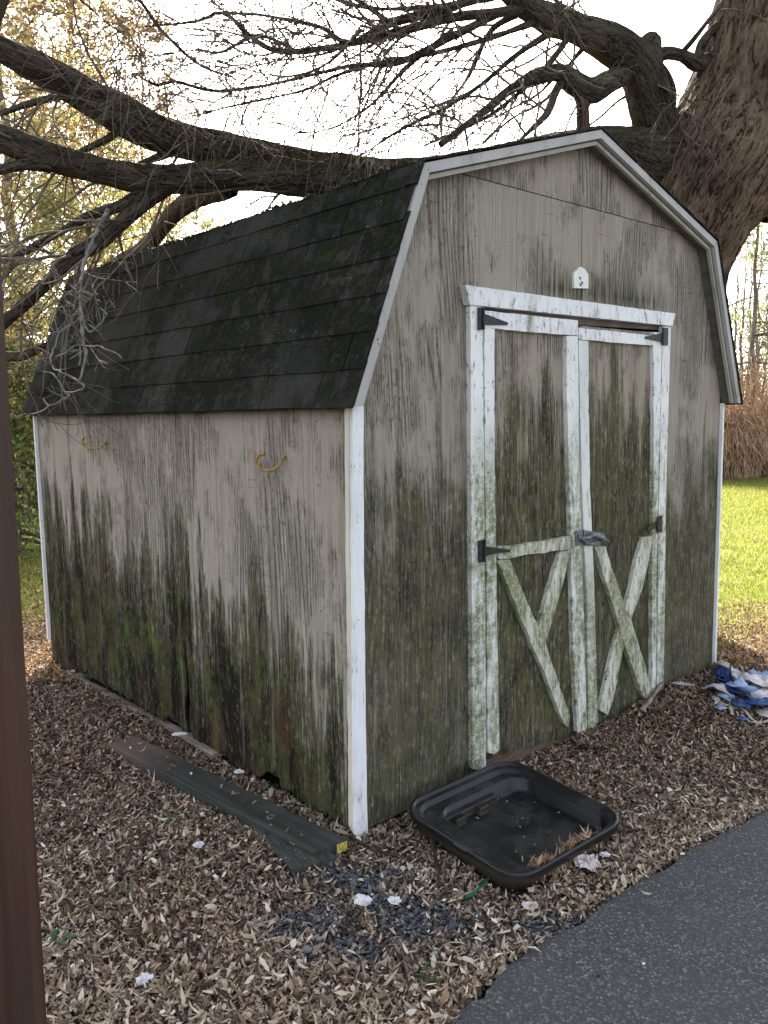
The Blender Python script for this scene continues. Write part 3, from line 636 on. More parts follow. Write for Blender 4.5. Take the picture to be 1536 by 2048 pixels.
T.add(P_, R_, 190, disp=barkdisp(.020, 17, 1.)); T.build('trunk', M['trunk'], tree)
GUIDES = []   # (points, radii) for twig growth
def limb(pts, mat='limb', k=26, amp=.007, fr=20, step=.03, grow=0., name='limb', seed=3):
    # crooks and swellings
    P_, R_ = catmull(*pth(pts), step=step); T = Tubes()
    T.add(P_, R_*.94*(1+.06*np.array([mnoise.noise(Vector((i*.11, seed, 0))) for i in range(len(R_))])*2), k, disp=barkdisp(amp, fr, seed) if amp else None)
    o = T.build(name, M[mat], tree)
    if grow: GUIDES.append((P_, R_, grow))
    return o
limb([(1450, 400, 6., 150), (1370, 335, 5.95, 150), (1290, 315, 5.85, 118), (1190, 305, 5.7, 95), (1020, 330, 5.5, 88), (880, 352, 5.3, 82), (760, 362, 5.15, 80), (690, 352, 5.05, 82), (620, 338, 5., 66), (530, 312, 4.9, 58), (430, 293, 4.8, 64), (360, 283, 4.75, 70), (280, 249, 4.65, 76), (200, 207, 4.6, 70), (110, 155, 4.5, 64), (0, 100, 4.4, 58), (-120, 50, 4.3, 52), (-320, -30, 4.1, 40), (-600, -90, 3.9, 24)], k=60, amp=.010, fr=15, grow=.14)
limb([(780, 366, 5.15, 66), (700, 366, 5.03, 70), (600, 364, 4.9, 60), (500, 354, 4.75, 60), (400, 356, 4.65, 62), (300, 361, 4.55, 60), (200, 342, 4.45, 54), (110, 317, 4.38, 54), (0, 277, 4.3, 52), (-120, 240, 4.2, 46), (-350, 200, 4.0, 34)], k=56, amp=.009, fr=15, seed=5, grow=.16)
limb([(1345, 330, 5.95, 120), (1318, 280, 5.9, 100), (1300, 210, 5.8, 84), (1282, 150, 5.7, 82), (1240, 100, 5.6, 74), (1180, 70, 5.5, 62), (1110, 45, 5.35, 52), (1050, 10, 5.2, 44), (960, -60, 5.1, 36), (800, -180, 5., 34), (560, -320, 4.9, 20)], k=56, amp=.010, fr=15, seed=8, grow=.35)
limb([(1296, 135, 5.7, 62), (1298, 100, 5.68, 50), (1300, 75, 5.66, 40), (1300, 66, 5.66, 12)], k=24, seed=9)
limb([(1300, 122, 5.7, 30), (1330, 108, 5.7, 26), (1365, 112, 5.75, 26), (1395, 128, 5.8, 34), (1425, 116, 5.9, 26), (1460, 118, 6., 26)], k=20, seed=10)
limb([(1393, 130, 5.8, 24), (1402, 95, 5.8, 20), (1425, 60, 5.85, 18), (1470, 30, 5.9, 14)], k=14, seed=11)
limb([(1360, 110, 5.75, 12), (1390, 75, 5.7, 10), (1425, 30, 5.7, 8), (1470, -30, 5.7, 6)], k=10, amp=.002, seed=11, grow=.6)
limb([(1245, 150, 5.6, 40), (1215, 165, 5.5, 40), (1180, 182, 5.4, 44), (1150, 168, 5.35, 40), (1118, 145, 5.3, 32), (1070, 155, 5.25, 26), (1020, 182, 5.2, 20), (965, 225, 5.1, 14), (880, 290, 5., 8)], 'limb', 22, seed=12, grow=.9)
limb([(1160, 175, 5.38, 36), (1166, 210, 5.38, 26), (1168, 250, 5.4, 24), (1170, 300, 5.4, 22)], 'limblit', 18, seed=13)
limb([(1135, 150, 5.33, 20), (1112, 180, 5.3, 18), (1095, 225, 5.3, 18), (1060, 262, 5.25, 12), (1020, 300, 5.2, 8)], 'limblit', 12, amp=.003, seed=14, grow=.8)
limb([(1480, 400, 6., 150), (1530, 345, 5.95, 120), (1600, 285, 5.9, 100), (1740, 180, 5.8, 80), (1900, 60, 5.7, 60), (2100, -150, 5.6, 36)], k=30, seed=15)
limb([(1320, 290, 5.9, 26), (1345, 200, 5.85, 18), (1335, 150, 5.8, 14), (1310, 120, 5.7, 12)], 'limb', 12, amp=.003, seed=16)
# left lower limbs
limb([(330, 372, 4.57, 40), (298, 400, 4.55, 34), (250, 440, 4.5, 32), (200, 482, 4.45, 30), (150, 512, 4.4, 28), (85, 575, 4.35, 26), (10, 645, 4.3, 24), (-80, 720, 4.2, 18)], k=20, amp=.004, seed=17, grow=.9)
limb([(300, 375, 4.55, 26), (240, 412, 4.5, 22), (180, 432, 4.45, 22), (110, 470, 4.4, 18), (30, 512, 4.35, 16), (-60, 540, 4.3, 12)], k=16, amp=.003, seed=18, grow=1.)
limb([(460, 378, 4.9, 36), (400, 392, 5.2, 40), (350, 425, 5.5, 38), (318, 462, 5.7, 32), (285, 500, 5.9, 28), (230, 530, 6.1, 24)], 'limblit', 18, seed=19)
limb([(100, 335, 4.36, 24), (60, 328, 4.3, 22), (20, 335, 4.25, 20), (-40, 350, 4.2, 16)], k=14, amp=.003, seed=20, grow=.7)
limb([(255, 246, 4.63, 18), (220, 275, 4.6, 16), (165, 302, 4.55, 14), (120, 330, 4.5, 10)], k=12, amp=.002, seed=21, grow=.8)
limb([(170, 195, 4.58, 18), (120, 193, 4.5, 14), (60, 207, 4.45, 12), (0, 228, 4.4, 10)], k=12, amp=.002, seed=22, grow=.9)
limb([(345, 300, 4.72, 24), (320, 312, 4.8, 18), (290, 325, 4.9, 14), (240, 350, 5., 12)], k=12, amp=.002, seed=23, grow=.6)
limb([(25, 560, 4.7, 30), (-10, 600, 4.7, 30)], k=10) if 0 else None
limb([(-60, 700, 5.0, 30), (20, 715, 5., 26), (60, 705, 5., 22), (95, 690, 5., 14)], 'limblit', 14, seed=24)
# top fan of branches
FAN = [
 [(1060, 15, 5.2, 36), (990, 25, 5.1, 32), (900, 42, 5.0, 30), (820, 62, 4.95, 28), (700, 93, 4.85, 20), (575, 105, 4.8, 18), (515, 78, 4.75, 14), (450, 42, 4.7, 11), (385, 45, 4.7, 9), (260, 58, 4.6, 6), (180, 90, 4.5, 4)],
 [(1000, -20, 5.1, 36), (900, 10, 5., 30), (780, 50, 4.95, 26), (700, 85, 4.85, 18), (640, 52, 4.8, 15), (545, 32, 4.75, 12), (450, 25, 4.7, 10), (410, -5, 4.7, 8)],
 [(580, 104, 4.8, 14), (515, 80, 4.78, 12), (450, 93, 4.7, 11), (390, 100, 4.7, 9), (320, 118, 4.6, 6), (260, 110, 4.6, 4)],
 [(1020, 20, 5.15, 26), (900, 80, 5., 20), (800, 118, 4.9, 16), (700, 135, 4.8, 14), (590, 165, 4.75, 12), (500, 182, 4.7, 12), (420, 177, 4.65, 11), (350, 165, 4.6, 10), (310, 173, 4.6, 10), (268, 150, 4.55, 7)],
 [(1080, 40, 5.25, 26), (990, 75, 5.1, 20), (880, 110, 5., 17), (770, 120, 4.9, 14), (690, 150, 4.85, 11), (600, 185, 4.8, 9), (480, 215, 4.7, 7), (380, 235, 4.6, 4)],
 [(1120, 55, 5.35, 26), (1040, 110, 5.2, 18), (960, 160, 5.1, 15), (880, 215, 5., 12), (800, 262, 4.9, 8), (720, 300, 4.8, 5)],
 [(1150, 60, 5.4, 24), (1090, 130, 5.3, 16), (1010, 200, 5.2, 13), (930, 245, 5.1, 10), (840, 290, 5., 6)],
 [(1180, 75, 5.5, 22), (1140, 130, 5.6, 14), (1090, 190, 5.7, 12), (1020, 240, 5.8, 9), (960, 290, 5.9, 6)],
 [(900, 60, 5., 18), (820, 140, 4.95, 12), (740, 205, 4.9, 8), (660, 255, 4.85, 6), (590, 275, 4.8, 3)],
 [(980, 0, 5.1, 22), (860, 20, 5.05, 16), (740, 15, 5., 13), (640, -10, 4.9, 10)],
 [(800, 60, 4.95, 16), (740, 20, 4.9, 14), (700, -10, 4.9, 12)],
 [(700, 90, 4.85, 12), (640, 110, 4.8, 9), (560, 125, 4.7, 7), (470, 140, 4.7, 5)],
 [(1060, 15, 5.2, 24), (980, 60, 5.3, 18), (930, 150, 5.4, 13), (900, 230, 5.5, 9), (870, 300, 5.6, 6)],
 [(1230, 90, 5.6, 24), (1190, 40, 5.6, 16), (1120, 10, 5.7, 12), (1080, -40, 5.8, 10)],
 [(1290, 160, 5.7, 14), (1330, 180, 5.6, 10), (1360, 240, 5.6, 8), (1370, 290, 5.6, 5)],
 [(1300, 200, 5.8, 12), (1250, 190, 5.9, 10), (1200, 240, 6., 8), (1100, 300, 6.1, 6)],
 [(200, -60, 4.5, 14), (260, -10, 4.5, 10), (330, 60, 4.5, 8), (400, 130, 4.55, 5), (470, 150, 4.6, 3)],
 [(120, -40, 4.3, 12), (200, 40, 4.3, 8), (290, 100, 4.4, 6), (350, 200, 4.5, 3)],
 [(720, 60, 4.9, 10), (640, 130, 4.9, 8), (560, 150, 4.9, 6), (430, 130, 4.9, 4)],
]
rt0 = random.Random(2)
for i, f in enumerate(FAN): limb([(a+rt0.gauss(0, 5), b+rt0.gauss(0, 5), c, d*.62) for a, b, c, d in f], 'limb', 12, .0025, 30, .035, grow=1.1, name='branch', seed=30+i)
# twigs
TW = Tubes(); rt = random.Random(21)
def rnd_perp(t):
    v = np.array([rt.gauss(0, 1) for _ in range(3)]); v -= t*(v@t); return v/np.linalg.norm(v)
def grow(p, d, L, r, lev, acc, droop=-.05, cr=.0012):
    n = max(4, int(L/min(.055, L/4))); P = [p]; dirs = [d]
    for i in range(n):
        d = d+np.array([rt.gauss(0, .13), rt.gauss(0, .13), rt.gauss(0, .13)+droop+.10*(i/n)]); d /= np.linalg.norm(d); P.append(P[-1]+d*L/n); dirs.append(d)
    R = np.linspace(r, max(cr, r*.3), n+1)*np.array([1+rt.uniform(-.05, .3)*(i % 2) for i in range(n+1)])
    acc.add(P, R, 5 if r > .006 else 3)
    if lev > 0:
        m = rt.randint(2, 4) if lev > 1 else rt.randint(2, 5)
        for _ in range(m):
            i = rt.randint(1, n-1); pd = rnd_perp(dirs[i]); dd = dirs[i]*rt.uniform(.5, 1.)+pd*rt.uniform(.5, 1.); dd /= np.linalg.norm(dd)
            grow(P[i], dd, L*rt.uniform(.35, .65), max(cr, R[i]*.6), lev-1, acc, droop, cr)
tips = []
for P_, R_, gd in GUIDES:
    L = np.sum(np.linalg.norm(np.diff(P_, axis=0), axis=1)); n = int(L*16*gd)
    for _ in range(n):
        i = min(len(P_)-2, int(len(P_)*rt.uniform(.12, 1)**.8)); t = P_[i+1]-P_[i]; t /= np.linalg.norm(t)
        W_ = P_[i]+TP
        pd = rnd_perp(t); dd = t*rt.uniform(.3, 1.)+pd*rt.uniform(.5, 1.)+np.array([0, 0, .1]); dd /= np.linalg.norm(dd)
        big = R_[i] > .03
        grow(P_[i], dd, rt.uniform(.35, .95), min(.007, max(.003, R_[i]*.4)), 2 if rt.random() < .75 else 1, TW)
TW.build('twigs', M['twig'], tree, kind='stuff')
# lichen covered sprig hanging over the roof's back end
LB = Tubes(); 
def ltw(pts, ):
    P_, R_ = catmull(*pth(pts), step=.02); LB.add(P_+RNG.normal(size=P_.shape)*.0018, R_*(.62+.4*RNG.random(len(R_))), 5)
    for _ in range(len(P_)//3):
        i = rt.randrange(1, len(P_)-1); t = P_[i+1]-P_[i]; t /= np.linalg.norm(t)+1e-9; dd = t*.5+rnd_perp(t); dd /= np.linalg.norm(dd); grow(P_[i], dd, rt.uniform(.04, .12), .0022, 1, LB, 0., .0009); return P_
DL = 3.75
ltw([(215, 420, 4.4, 11), (190, 470, 4.2, 10), (170, 520, 4., 9), (163, 560, 3.9, 8), (160, 600, 3.85, 7), (163, 640, 3.8, 9), (168, 690, 3.75, 8), (172, 710, 3.72, 8), (165, 740, 3.7, 6), (158, 762, 3.68, 4)])
for br in ([(163, 632, 3.8, 5), (178, 664, 3.75, 4), (195, 655, 3.7, 4), (210, 635, 3.65, 4), (213, 625, 3.6, 5), (200, 615, 3.6, 2)],
           [(170, 692, 3.74, 5), (195, 692, 3.7, 4), (215, 700, 3.65, 4), (235, 708, 3.6, 4), (243, 718, 3.6, 2)],
           [(170, 692, 3.74, 4), (150, 692, 3.7, 4), (130, 705, 3.65, 3), (110, 715, 3.6, 3)], [(172, 698, 3.74, 4), (150, 712, 3.7, 3), (140, 720, 3.65, 2)],
           [(160, 636, 3.8, 5), (135, 655, 3.75, 5), (118, 665, 3.7, 4), (112, 690, 3.65, 4), (100, 715, 3.6, 4), (105, 735, 3.6, 4), (113, 742, 3.6, 5), (140, 752, 3.6, 4), (160, 765, 3.6, 5), (168, 775, 3.6, 5), (158, 782, 3.58, 4), (130, 784, 3.56, 4), (122, 770, 3.56, 4), (105, 748, 3.55, 4), (85, 742, 3.55, 4), (60, 728, 3.5, 3)],
           [(158, 615, 3.8, 4), (140, 612, 3.7, 4), (115, 614, 3.65, 4), (95, 620, 3.6, 3)], [(160, 625, 3.8, 4), (140, 632, 3.7, 4), (115, 618, 3.65, 3)],
           [(128, 784, 3.56, 4), (140, 790, 3.55, 4), (120, 802, 3.5, 4), (98, 812, 3.5, 4), (85, 795, 3.5, 4)], [(98, 812, 3.5, 4), (75, 826, 3.45, 3), (50, 828, 3.4, 3), (42, 818, 3.4, 2)],
           [(160, 585, 3.85, 4), (145, 592, 3.8, 3), (125, 582, 3.75, 3)], [(162, 583, 3.85, 4), (178, 586, 3.8, 3), (188, 592, 3.8, 3)], [(116, 666, 3.7, 4), (112, 645, 3.7, 3), (112, 630, 3.7, 2)],
           [(112, 672, 3.7, 3), (100, 650, 3.7, 3), (90, 635, 3.7, 2)], [(145, 650, 3.75, 3), (120, 660, 3.7, 3), (90, 672, 3.7, 3), (40, 673, 3.7, 2)], [(160, 690, 3.7, 3), (158, 730, 3.65, 4)]): ltw(br)
LB.build('lichened_branch', M['lichen'], tree, label='grey lichened sprig hanging over the roof')

# ------------------------------------------------------------------ background trees, shrubs
def leafcloud(name, P, size, cols, parent=None, mat='foliage', asp=.55, **k):
    n = len(P); a = RNG.normal(size=(n, 3)); a /= np.linalg.norm(a, axis=1)[:, None]; b = np.cross(a, RNG.normal(size=(n, 3))); b /= np.linalg.norm(b, axis=1)[:, None]
    s_ = (size*RNG.uniform(.6, 1.5, n))[:, None]; P = np.asarray(P)
    V = np.stack([P-a*s_, P+b*s_*asp, P+a*s_, P-b*s_*asp], 1).reshape(-1, 3); I = np.arange(n)[:, None]*4
    me = npmesh(name, V, [I+np.arange(4)]); cols = np.array(cols)
    c = cols[RNG.integers(0, len(cols), n)]*RNG.uniform(.7, 1.35, (n, 1)); tint(me, np.repeat(c, 4, 0)); return put(name, me, M[mat], parent, **k)
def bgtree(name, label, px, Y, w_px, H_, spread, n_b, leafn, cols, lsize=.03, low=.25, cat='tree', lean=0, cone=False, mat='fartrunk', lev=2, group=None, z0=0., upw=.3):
    base = at(px, 900, Y); base[2] = z0
    t = empty(name, base, label=label, category=cat)
    if group: t['group'] = group
    r0 = w_px/2/F_PX*Y; T = Tubes(); n = 14
    P = [np.array([lean*H_*(i/n)+rt.gauss(0, .004*H_)*(i > 0), rt.gauss(0, .004*H_)*(i > 0), H_*i/n-.1*(i == 0)]) for i in range(n+1)]
    P_, R_ = catmull(P, np.linspace(r0*1.15, r0*.12, n+1), H_/40); T.add(P_, R_, 10); T.build('trunk', M[mat], t)
    B = Tubes(); ends = []
    def g(p, d, L, r, lev):
        n = 6; Q = [p]
        for i in range(n):
            d = d+np.array([rt.gauss(0, .12), rt.gauss(0, .12), rt.gauss(0, .10)+(upw*.2 if not cone else -.03)]); d /= np.linalg.norm(d); Q.append(Q[-1]+d*L/n)
        B.add(Q, np.linspace(r, max(r*.25, .003), n+1), 4 if r > .02 else 3); ends.extend(Q[2:])
        if lev: 
            for _ in range(rt.randint(3, 5)):
                i = rt.randint(1, n-1); pd = rnd_perp(d); g(Q[i], d*.7+pd*.75, L*rt.uniform(.4, .65), r*.5, lev-1)
    for j in range(n_b):
        f = low+(1-low)*(j+rt.random())/n_b; i = min(len(P_)-2, int(f*(len(P_)-1))); az = rt.uniform(0, 2*pi)
        Lb = spread*((1-f)*1.0+.12 if cone else (1-.6*f)*rt.uniform(.6, 1.1)); el = (-.05 if cone else upw+.4*f)
        d = np.array([cos(az), sin(az), el]); d /= np.linalg.norm(d); g(P_[i], d, Lb, max(.006, R_[i]*.45), lev)
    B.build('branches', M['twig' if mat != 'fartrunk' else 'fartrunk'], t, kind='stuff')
    if leafn:
        E_ = np.array(ends); k = RNG.integers(0, len(E_), leafn); leafcloud('foliage', E_[k]+RNG.normal(size=(leafn, 3))*lsize*2.2, lsize, cols, t, kind='stuff')
    return t
GOLD = [(.40, .24, .10), (.48, .31, .15), (.34, .19, .09), (.28, .21, .10), (.5, .40, .24)]
YG = [(.36, .36, .12), (.46, .40, .16), (.26, .28, .09), (.48, .36, .16)]
EV_ = [(.08, .12, .04), (.14, .18, .06), (.26, .30, .09), (.05, .08, .03)]
bgtree('golden_tree', 'tall tree with thin golden leaves, leftmost trunk above the upper mossy limb', 62, 13, 26, 11, 3.2, 34, 18000, GOLD, .035, .1, lean=-.02)
bgtree('golden_tree', 'tall golden leaved tree with slim trunk, behind where the two mossy limbs part', 165, 15, 20, 11, 3.2, 32, 12000, GOLD+YG, .035, .1, lean=.03)
bgtree('golden_tree', 'faint thin golden tree rising behind the upper mossy limb nearest the bright sky', 300, 17, 14, 9, 2.6, 26, 13000, GOLD, .035, .15, lean=.02)
bgtree('golden_tree', 'golden tree seen low between the left porch post and shed roof', 15, 10, 20, 7, 2.4, 26, 12000, YG+GOLD, .03, .08, lean=.01)
bgtree('young_tree', 'small yellow green tree glowing behind the back end of the shed roof', 175, 9, 12, 3.6, 1.7, 34, 14000, YG, .025, .12)
bgtree('young_tree', 'small olive tree just above the shed roof below the mossy limbs', 430, 12, 12, 4.0, 1.9, 30, 10000, YG, .028, .15)
bgtree('evergreen', 'dense green evergreen tree in the gap between porch post and shed wall', 20, 8.5, 20, 2.1, 1.3, 46, 16000, EV_+YG[:1], .022, .04, cone=True)
bgtree('evergreen', 'dark evergreen far behind the gap beside the brown post', 45, 13, 26, 3.2, 1.8, 40, 12000, EV_, .035, .03, cone=True)
bgtree('pine_tree', 'sparse pale pine tree right of the big trunk above the shed corner', 1500, 17, 12, 7.2, 1.5, 30, 1700, [(.20, .22, .07), (.36, .28, .10), (.12, .16, .06)], .04, .3, cone=True)
bgtree('pine_tree', 'second sparse pine at the right picture edge', 1580, 19, 13, 8, 1.7, 30, 1700, [(.20, .22, .07), (.30, .26, .10), (.12, .16, .06)], .04, .3, cone=True)
for i, (px, Y, hh, lab) in enumerate(((1478, 24, 6.4, 'tall slim grey trunk farthest behind the brown shrubs'), (1508, 25, 6.8, 'slim straight grey tree behind the pines'), (1462, 19, 5.0, 'thin bare grey tree closest to the shed roof edge'), (1492, 21, 5.6, 'bare grey tree behind the brown bush, between two thinner ones'), (1525, 18.5, 4.6, 'small bare tree with pale arching branch near the picture edge'), (1560, 22, 6., 'bare tree cut by the right picture edge'))):
    bgtree('bare_tree', lab, px, Y, 8, hh, 1.7, 26, 0, None, low=.1, group='bare trees beyond the lawn', upw=.7)
def shrub(px, Y, wid, hgt, n, label, seed):
    base = at(px, 900, Y); base[2] = 0; t = empty('brown_shrub', base, label=label, category='shrub', group='brown arching shrubs at the lawn edge'); T = Tubes(); r = random.Random(seed)
    for i in range(n):
        az = r.uniform(0, 2*pi); rr = r.uniform(0, .5)*wid; p = np.array([cos(az)*rr, sin(az)*rr*.7, -.05]); out = r.uniform(.05, .85)*wid; hh = hgt*r.uniform(.75, 1.15)*(1-.5*(out/wid)**2); a2 = az+r.gauss(0, 1.1); hh *= 1.4 if r.random() < .10 else r.uniform(.6, 1.05)
        Q = []
        for k in range(7):
            s_ = k/6; Q.append(p+np.array([cos(a2)*out*s_**1.4, sin(a2)*out*s_**1.4, hh*sin(pi*min(1, s_*(.55+.38*out/wid)))])+np.array([r.gauss(0, .035) for _ in range(3)]))
        T.add(Q, np.linspace(.008, .003, 7), 3)
    T.build('stems', simple('brown shrub stem', (.24, .135, .085), (.56, .38, .26), 5, .9), t, False, kind='stuff')
shrub(1442, 16.6, 1.5, 1.6, 1900, 'brown mounded shrub of arching stems touching the shed wall outline', 1)
shrub(1548, 17.2, 1.6, 1.75, 1900, 'brown mounded shrub of arching stems at the right picture edge', 2)
# thin brambles in the left gap
# ------------------------------------------------------------------ lawn grass
def blades(name, x0, x1, y0, y1, n, h, wdt, cols, mask, **k):
    x = RNG.uniform(x0, x1, n); y = y0+(y1-y0)*RNG.random(n)**1.5; m = mask(x, y); x, y = x[m], y[m]; n = len(x); z = H(x, y)
    a = RNG.uniform(0, 2*pi, n); hh = h*RNG.uniform(.5, 1.3, n); ww = wdt*(1+y*.12); lean = RNG.normal(size=(n, 2))*.5*hh[:, None]
    b0 = np.stack([x-np.cos(a)*ww, y-np.sin(a)*ww, z], 1); b1 = np.stack([x+np.cos(a)*ww, y+np.sin(a)*ww, z], 1); tp = np.stack([x+lean[:, 0], y+lean[:, 1], z+hh], 1)
    V = np.stack([b0, b1, tp], 1).reshape(-1, 3); me = npmesh(name, V, [np.arange(3*n).reshape(-1, 3)])
    c = np.array(cols)[RNG.integers(0, len(cols), n)]*RNG.uniform(.75, 1.3, (n, 1)); tint(me, np.repeat(c, 3, 0)); return put(name, me, M['grass'], None, **k)
def lawn_mask(x, y):
    u, v = shed_uv(x, y); ins = (u > -.05) & (u < SW+.05) & (v > -.05) & (v < SL+.05)
    e = 4.9+.5*np.sin(x*2.1)+.3*np.sin(x*5.3+1); dens = np.clip((y-e)/1.3, 0, 1)**1.2
    bare = wob(x, y, 2.2, 4.)+wob(x, y, 5., 9)*.5
    return (~ins) & (RNG.random(len(x)) < dens*np.clip(1.15-.45*np.clip(bare, 0, 2), .15, 1))
GR = [(.20, .26, .035), (.27, .31, .05), (.32, .30, .08), (.13, .20, .03), (.38, .32, .13)]
blades('lawn_grass', 1.0, 9.5, 4.5, 16.2, 260000, .045, .0022, GR, lawn_mask, kind='stuff')
blades('lawn_grass', -6.5, -1.4, 4.4, 11, 60000, .05, .0025, GR, lawn_mask, kind='stuff')

# ------------------------------------------------------------------ leaf litter, gravel
def leaves(name, x, y, zoff, length, width, cols, tilt=.35, parent=None, zfun=H, **k):
    n = len(x); a = RNG.uniform(0, 2*pi, n); L = length*np.clip(RNG.lognormal(-.08, .38, n), .3, 2.); Wd = width*RNG.uniform(.5, 1.4, n); bend = RNG.normal(size=n)*.35; cup = RNG.normal(size=n)*.5
    tx = RNG.normal(size=n)*tilt; ty = RNG.normal(size=n)*tilt
    tm = np.array([(-.5, 0, 0), (-.18, .5, 1), (-.18, -.5, 1), (.2, .42, 1), (.2, -.42, 1), (.5, 0, 0)])
    lx = tm[None, :, 0]*L[:, None]; ly = tm[None, :, 1]*Wd[:, None]*(1+RNG.normal(size=(n, 6))*.12); lz = bend[:, None]*L[:, None]*(tm[None, :, 0]**2)*2+cup[:, None]*np.abs(ly)*1.2
    lz = lz+lx*tx[:, None]+ly*ty[:, None]
    ca, sa_ = np.cos(a)[:, None], np.sin(a)[:, None]
    V = np.stack([x[:, None]+lx*ca-ly*sa_, y[:, None]+lx*sa_+ly*ca, (zfun(x, y)+zoff)[:, None]+lz+.004], -1).reshape(-1, 3)
    I = np.arange(n)[:, None]*6; me = npmesh(name, V, [np.concatenate([I+np.array([0, 2, 1]), I+np.array([3, 4, 5])]), I+np.array([1, 2, 4, 3])])
    c = cols(x, y, n) if callable(cols) else np.array(cols)[RNG.integers(0, len(cols), n)]*RNG.uniform(.7, 1.3, (n, 1)); tint(me, np.repeat(c, 6, 0)); return put(name, me, M['leaf'], parent, **k)
BR = np.array([(.19, .13, .09), (.30, .215, .155), (.13, .085, .058), (.07, .045, .032), (.40, .31, .23), (.04, .026, .019), (.24, .16, .105), (.33, .26, .20)]); PALE = np.array([(.50, .42, .32), (.62, .55, .45), (.44, .35, .25)])
gravel_c = [(atg(700, 1765)[:2], .24, .13), (atg(860, 1850)[:2], .36, .13), (atg(760, 1830)[:2], .3, .13), (atg(1060, 1860)[:2], .25, .07), (atg(620, 1850)[:2], .17, .1), (atg(700, 1900)[:2], .22, .07)]
def gravelm(x, y):
    g_ = np.zeros(len(x))
    for c, a, b in gravel_c: g_ = np.maximum(g_, np.exp(-(((x-c[0])/a)**2+((y-c[1])/b)**2)*1.3))
    return g_*(1+.35*wob(x, y, 17., 3.))
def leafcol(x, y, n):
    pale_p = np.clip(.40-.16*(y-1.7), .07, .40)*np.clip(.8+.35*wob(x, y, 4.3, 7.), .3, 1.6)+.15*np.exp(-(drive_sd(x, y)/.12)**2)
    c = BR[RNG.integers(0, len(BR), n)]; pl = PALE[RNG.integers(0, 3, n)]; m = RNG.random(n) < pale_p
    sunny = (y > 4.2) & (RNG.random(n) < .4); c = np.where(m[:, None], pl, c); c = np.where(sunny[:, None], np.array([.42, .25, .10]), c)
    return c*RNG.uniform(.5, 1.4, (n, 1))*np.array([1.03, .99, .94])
zr = .085
cn = [atg(818, 1612, zr), atg(1012, 1508, .13), atg(1248, 1634, .085), atg(1030, 1768, .075)]     # left, back, right, near
def in_tray(x, y):
    c = sum(cn)/4; ins = np.ones(len(x), bool)
    for a, b in zip(cn, cn[1:]+cn[:1]):
        a = c+(a-c)*.93; b = c+(b-c)*.93; ins &= ((b[0]-a[0])*(y-a[1])-(b[1]-a[1])*(x-a[0])) < 0
    return ins
def scatter(x0, x1, y0, y1, dens):
    n = int((x1-x0)*(y1-y0)*dens); x = RNG.uniform(x0, x1, n); y = RNG.uniform(y0, y1, n)
    u, v = shed_uv(x, y); ins = (u > .012) & (u < SW-.0) & (v > .012) & (v < SL); sd = drive_sd(x, y)+.012*wob(x, y, 40., 1.)
    keep = (~ins) & (~in_tray(x, y)) & ((sd > 0) | (RNG.random(n) < np.exp(sd/.03)*.6)); keep &= RNG.random(n) > np.clip(gravelm(x, y), 0, 1)*.90
    far = 5.0+.3*np.sin(x*3.); keep &= (y < far) | (RNG.random(n) < np.exp(-(y-far)/.7)*.5)
    return x[keep], y[keep]
x, y = scatter(-1.75, 2.6, 1.55, 3.0, 23000); big = y < 2.25
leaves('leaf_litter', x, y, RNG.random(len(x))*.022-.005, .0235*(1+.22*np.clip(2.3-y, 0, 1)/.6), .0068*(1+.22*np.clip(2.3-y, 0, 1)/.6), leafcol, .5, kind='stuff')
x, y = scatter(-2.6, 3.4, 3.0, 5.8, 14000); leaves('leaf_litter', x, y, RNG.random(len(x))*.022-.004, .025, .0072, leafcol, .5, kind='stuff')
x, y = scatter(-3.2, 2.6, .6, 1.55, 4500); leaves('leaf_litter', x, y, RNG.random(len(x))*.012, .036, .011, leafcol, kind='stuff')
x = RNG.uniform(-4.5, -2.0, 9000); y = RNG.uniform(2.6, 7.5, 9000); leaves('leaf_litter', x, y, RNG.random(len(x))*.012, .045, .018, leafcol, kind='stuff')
x, y = scatter(-1.75, 2.4, 1.55, 3.4, 5000); leaves('leaf_litter', x, y, RNG.random(len(x))*.012+.006, .012, .006, leafcol, .6, kind='stuff')
bx = RNG.random(46)
for q_, w_ in ((46, 0),):
    A0, A1 = atg(245, 1480, .05), atg(655, 1690, .055); bx_ = A0[None]+(A1-A0)[None]*bx[:, None]+RNG.normal(size=(46, 3))*.022
    leaves('leaf_litter', bx_[:, 0], bx_[:, 1], np.full(46, .0535), .022, .007, leafcol, .25, zfun=lambda x, y: np.zeros(len(x)), kind='stuff')
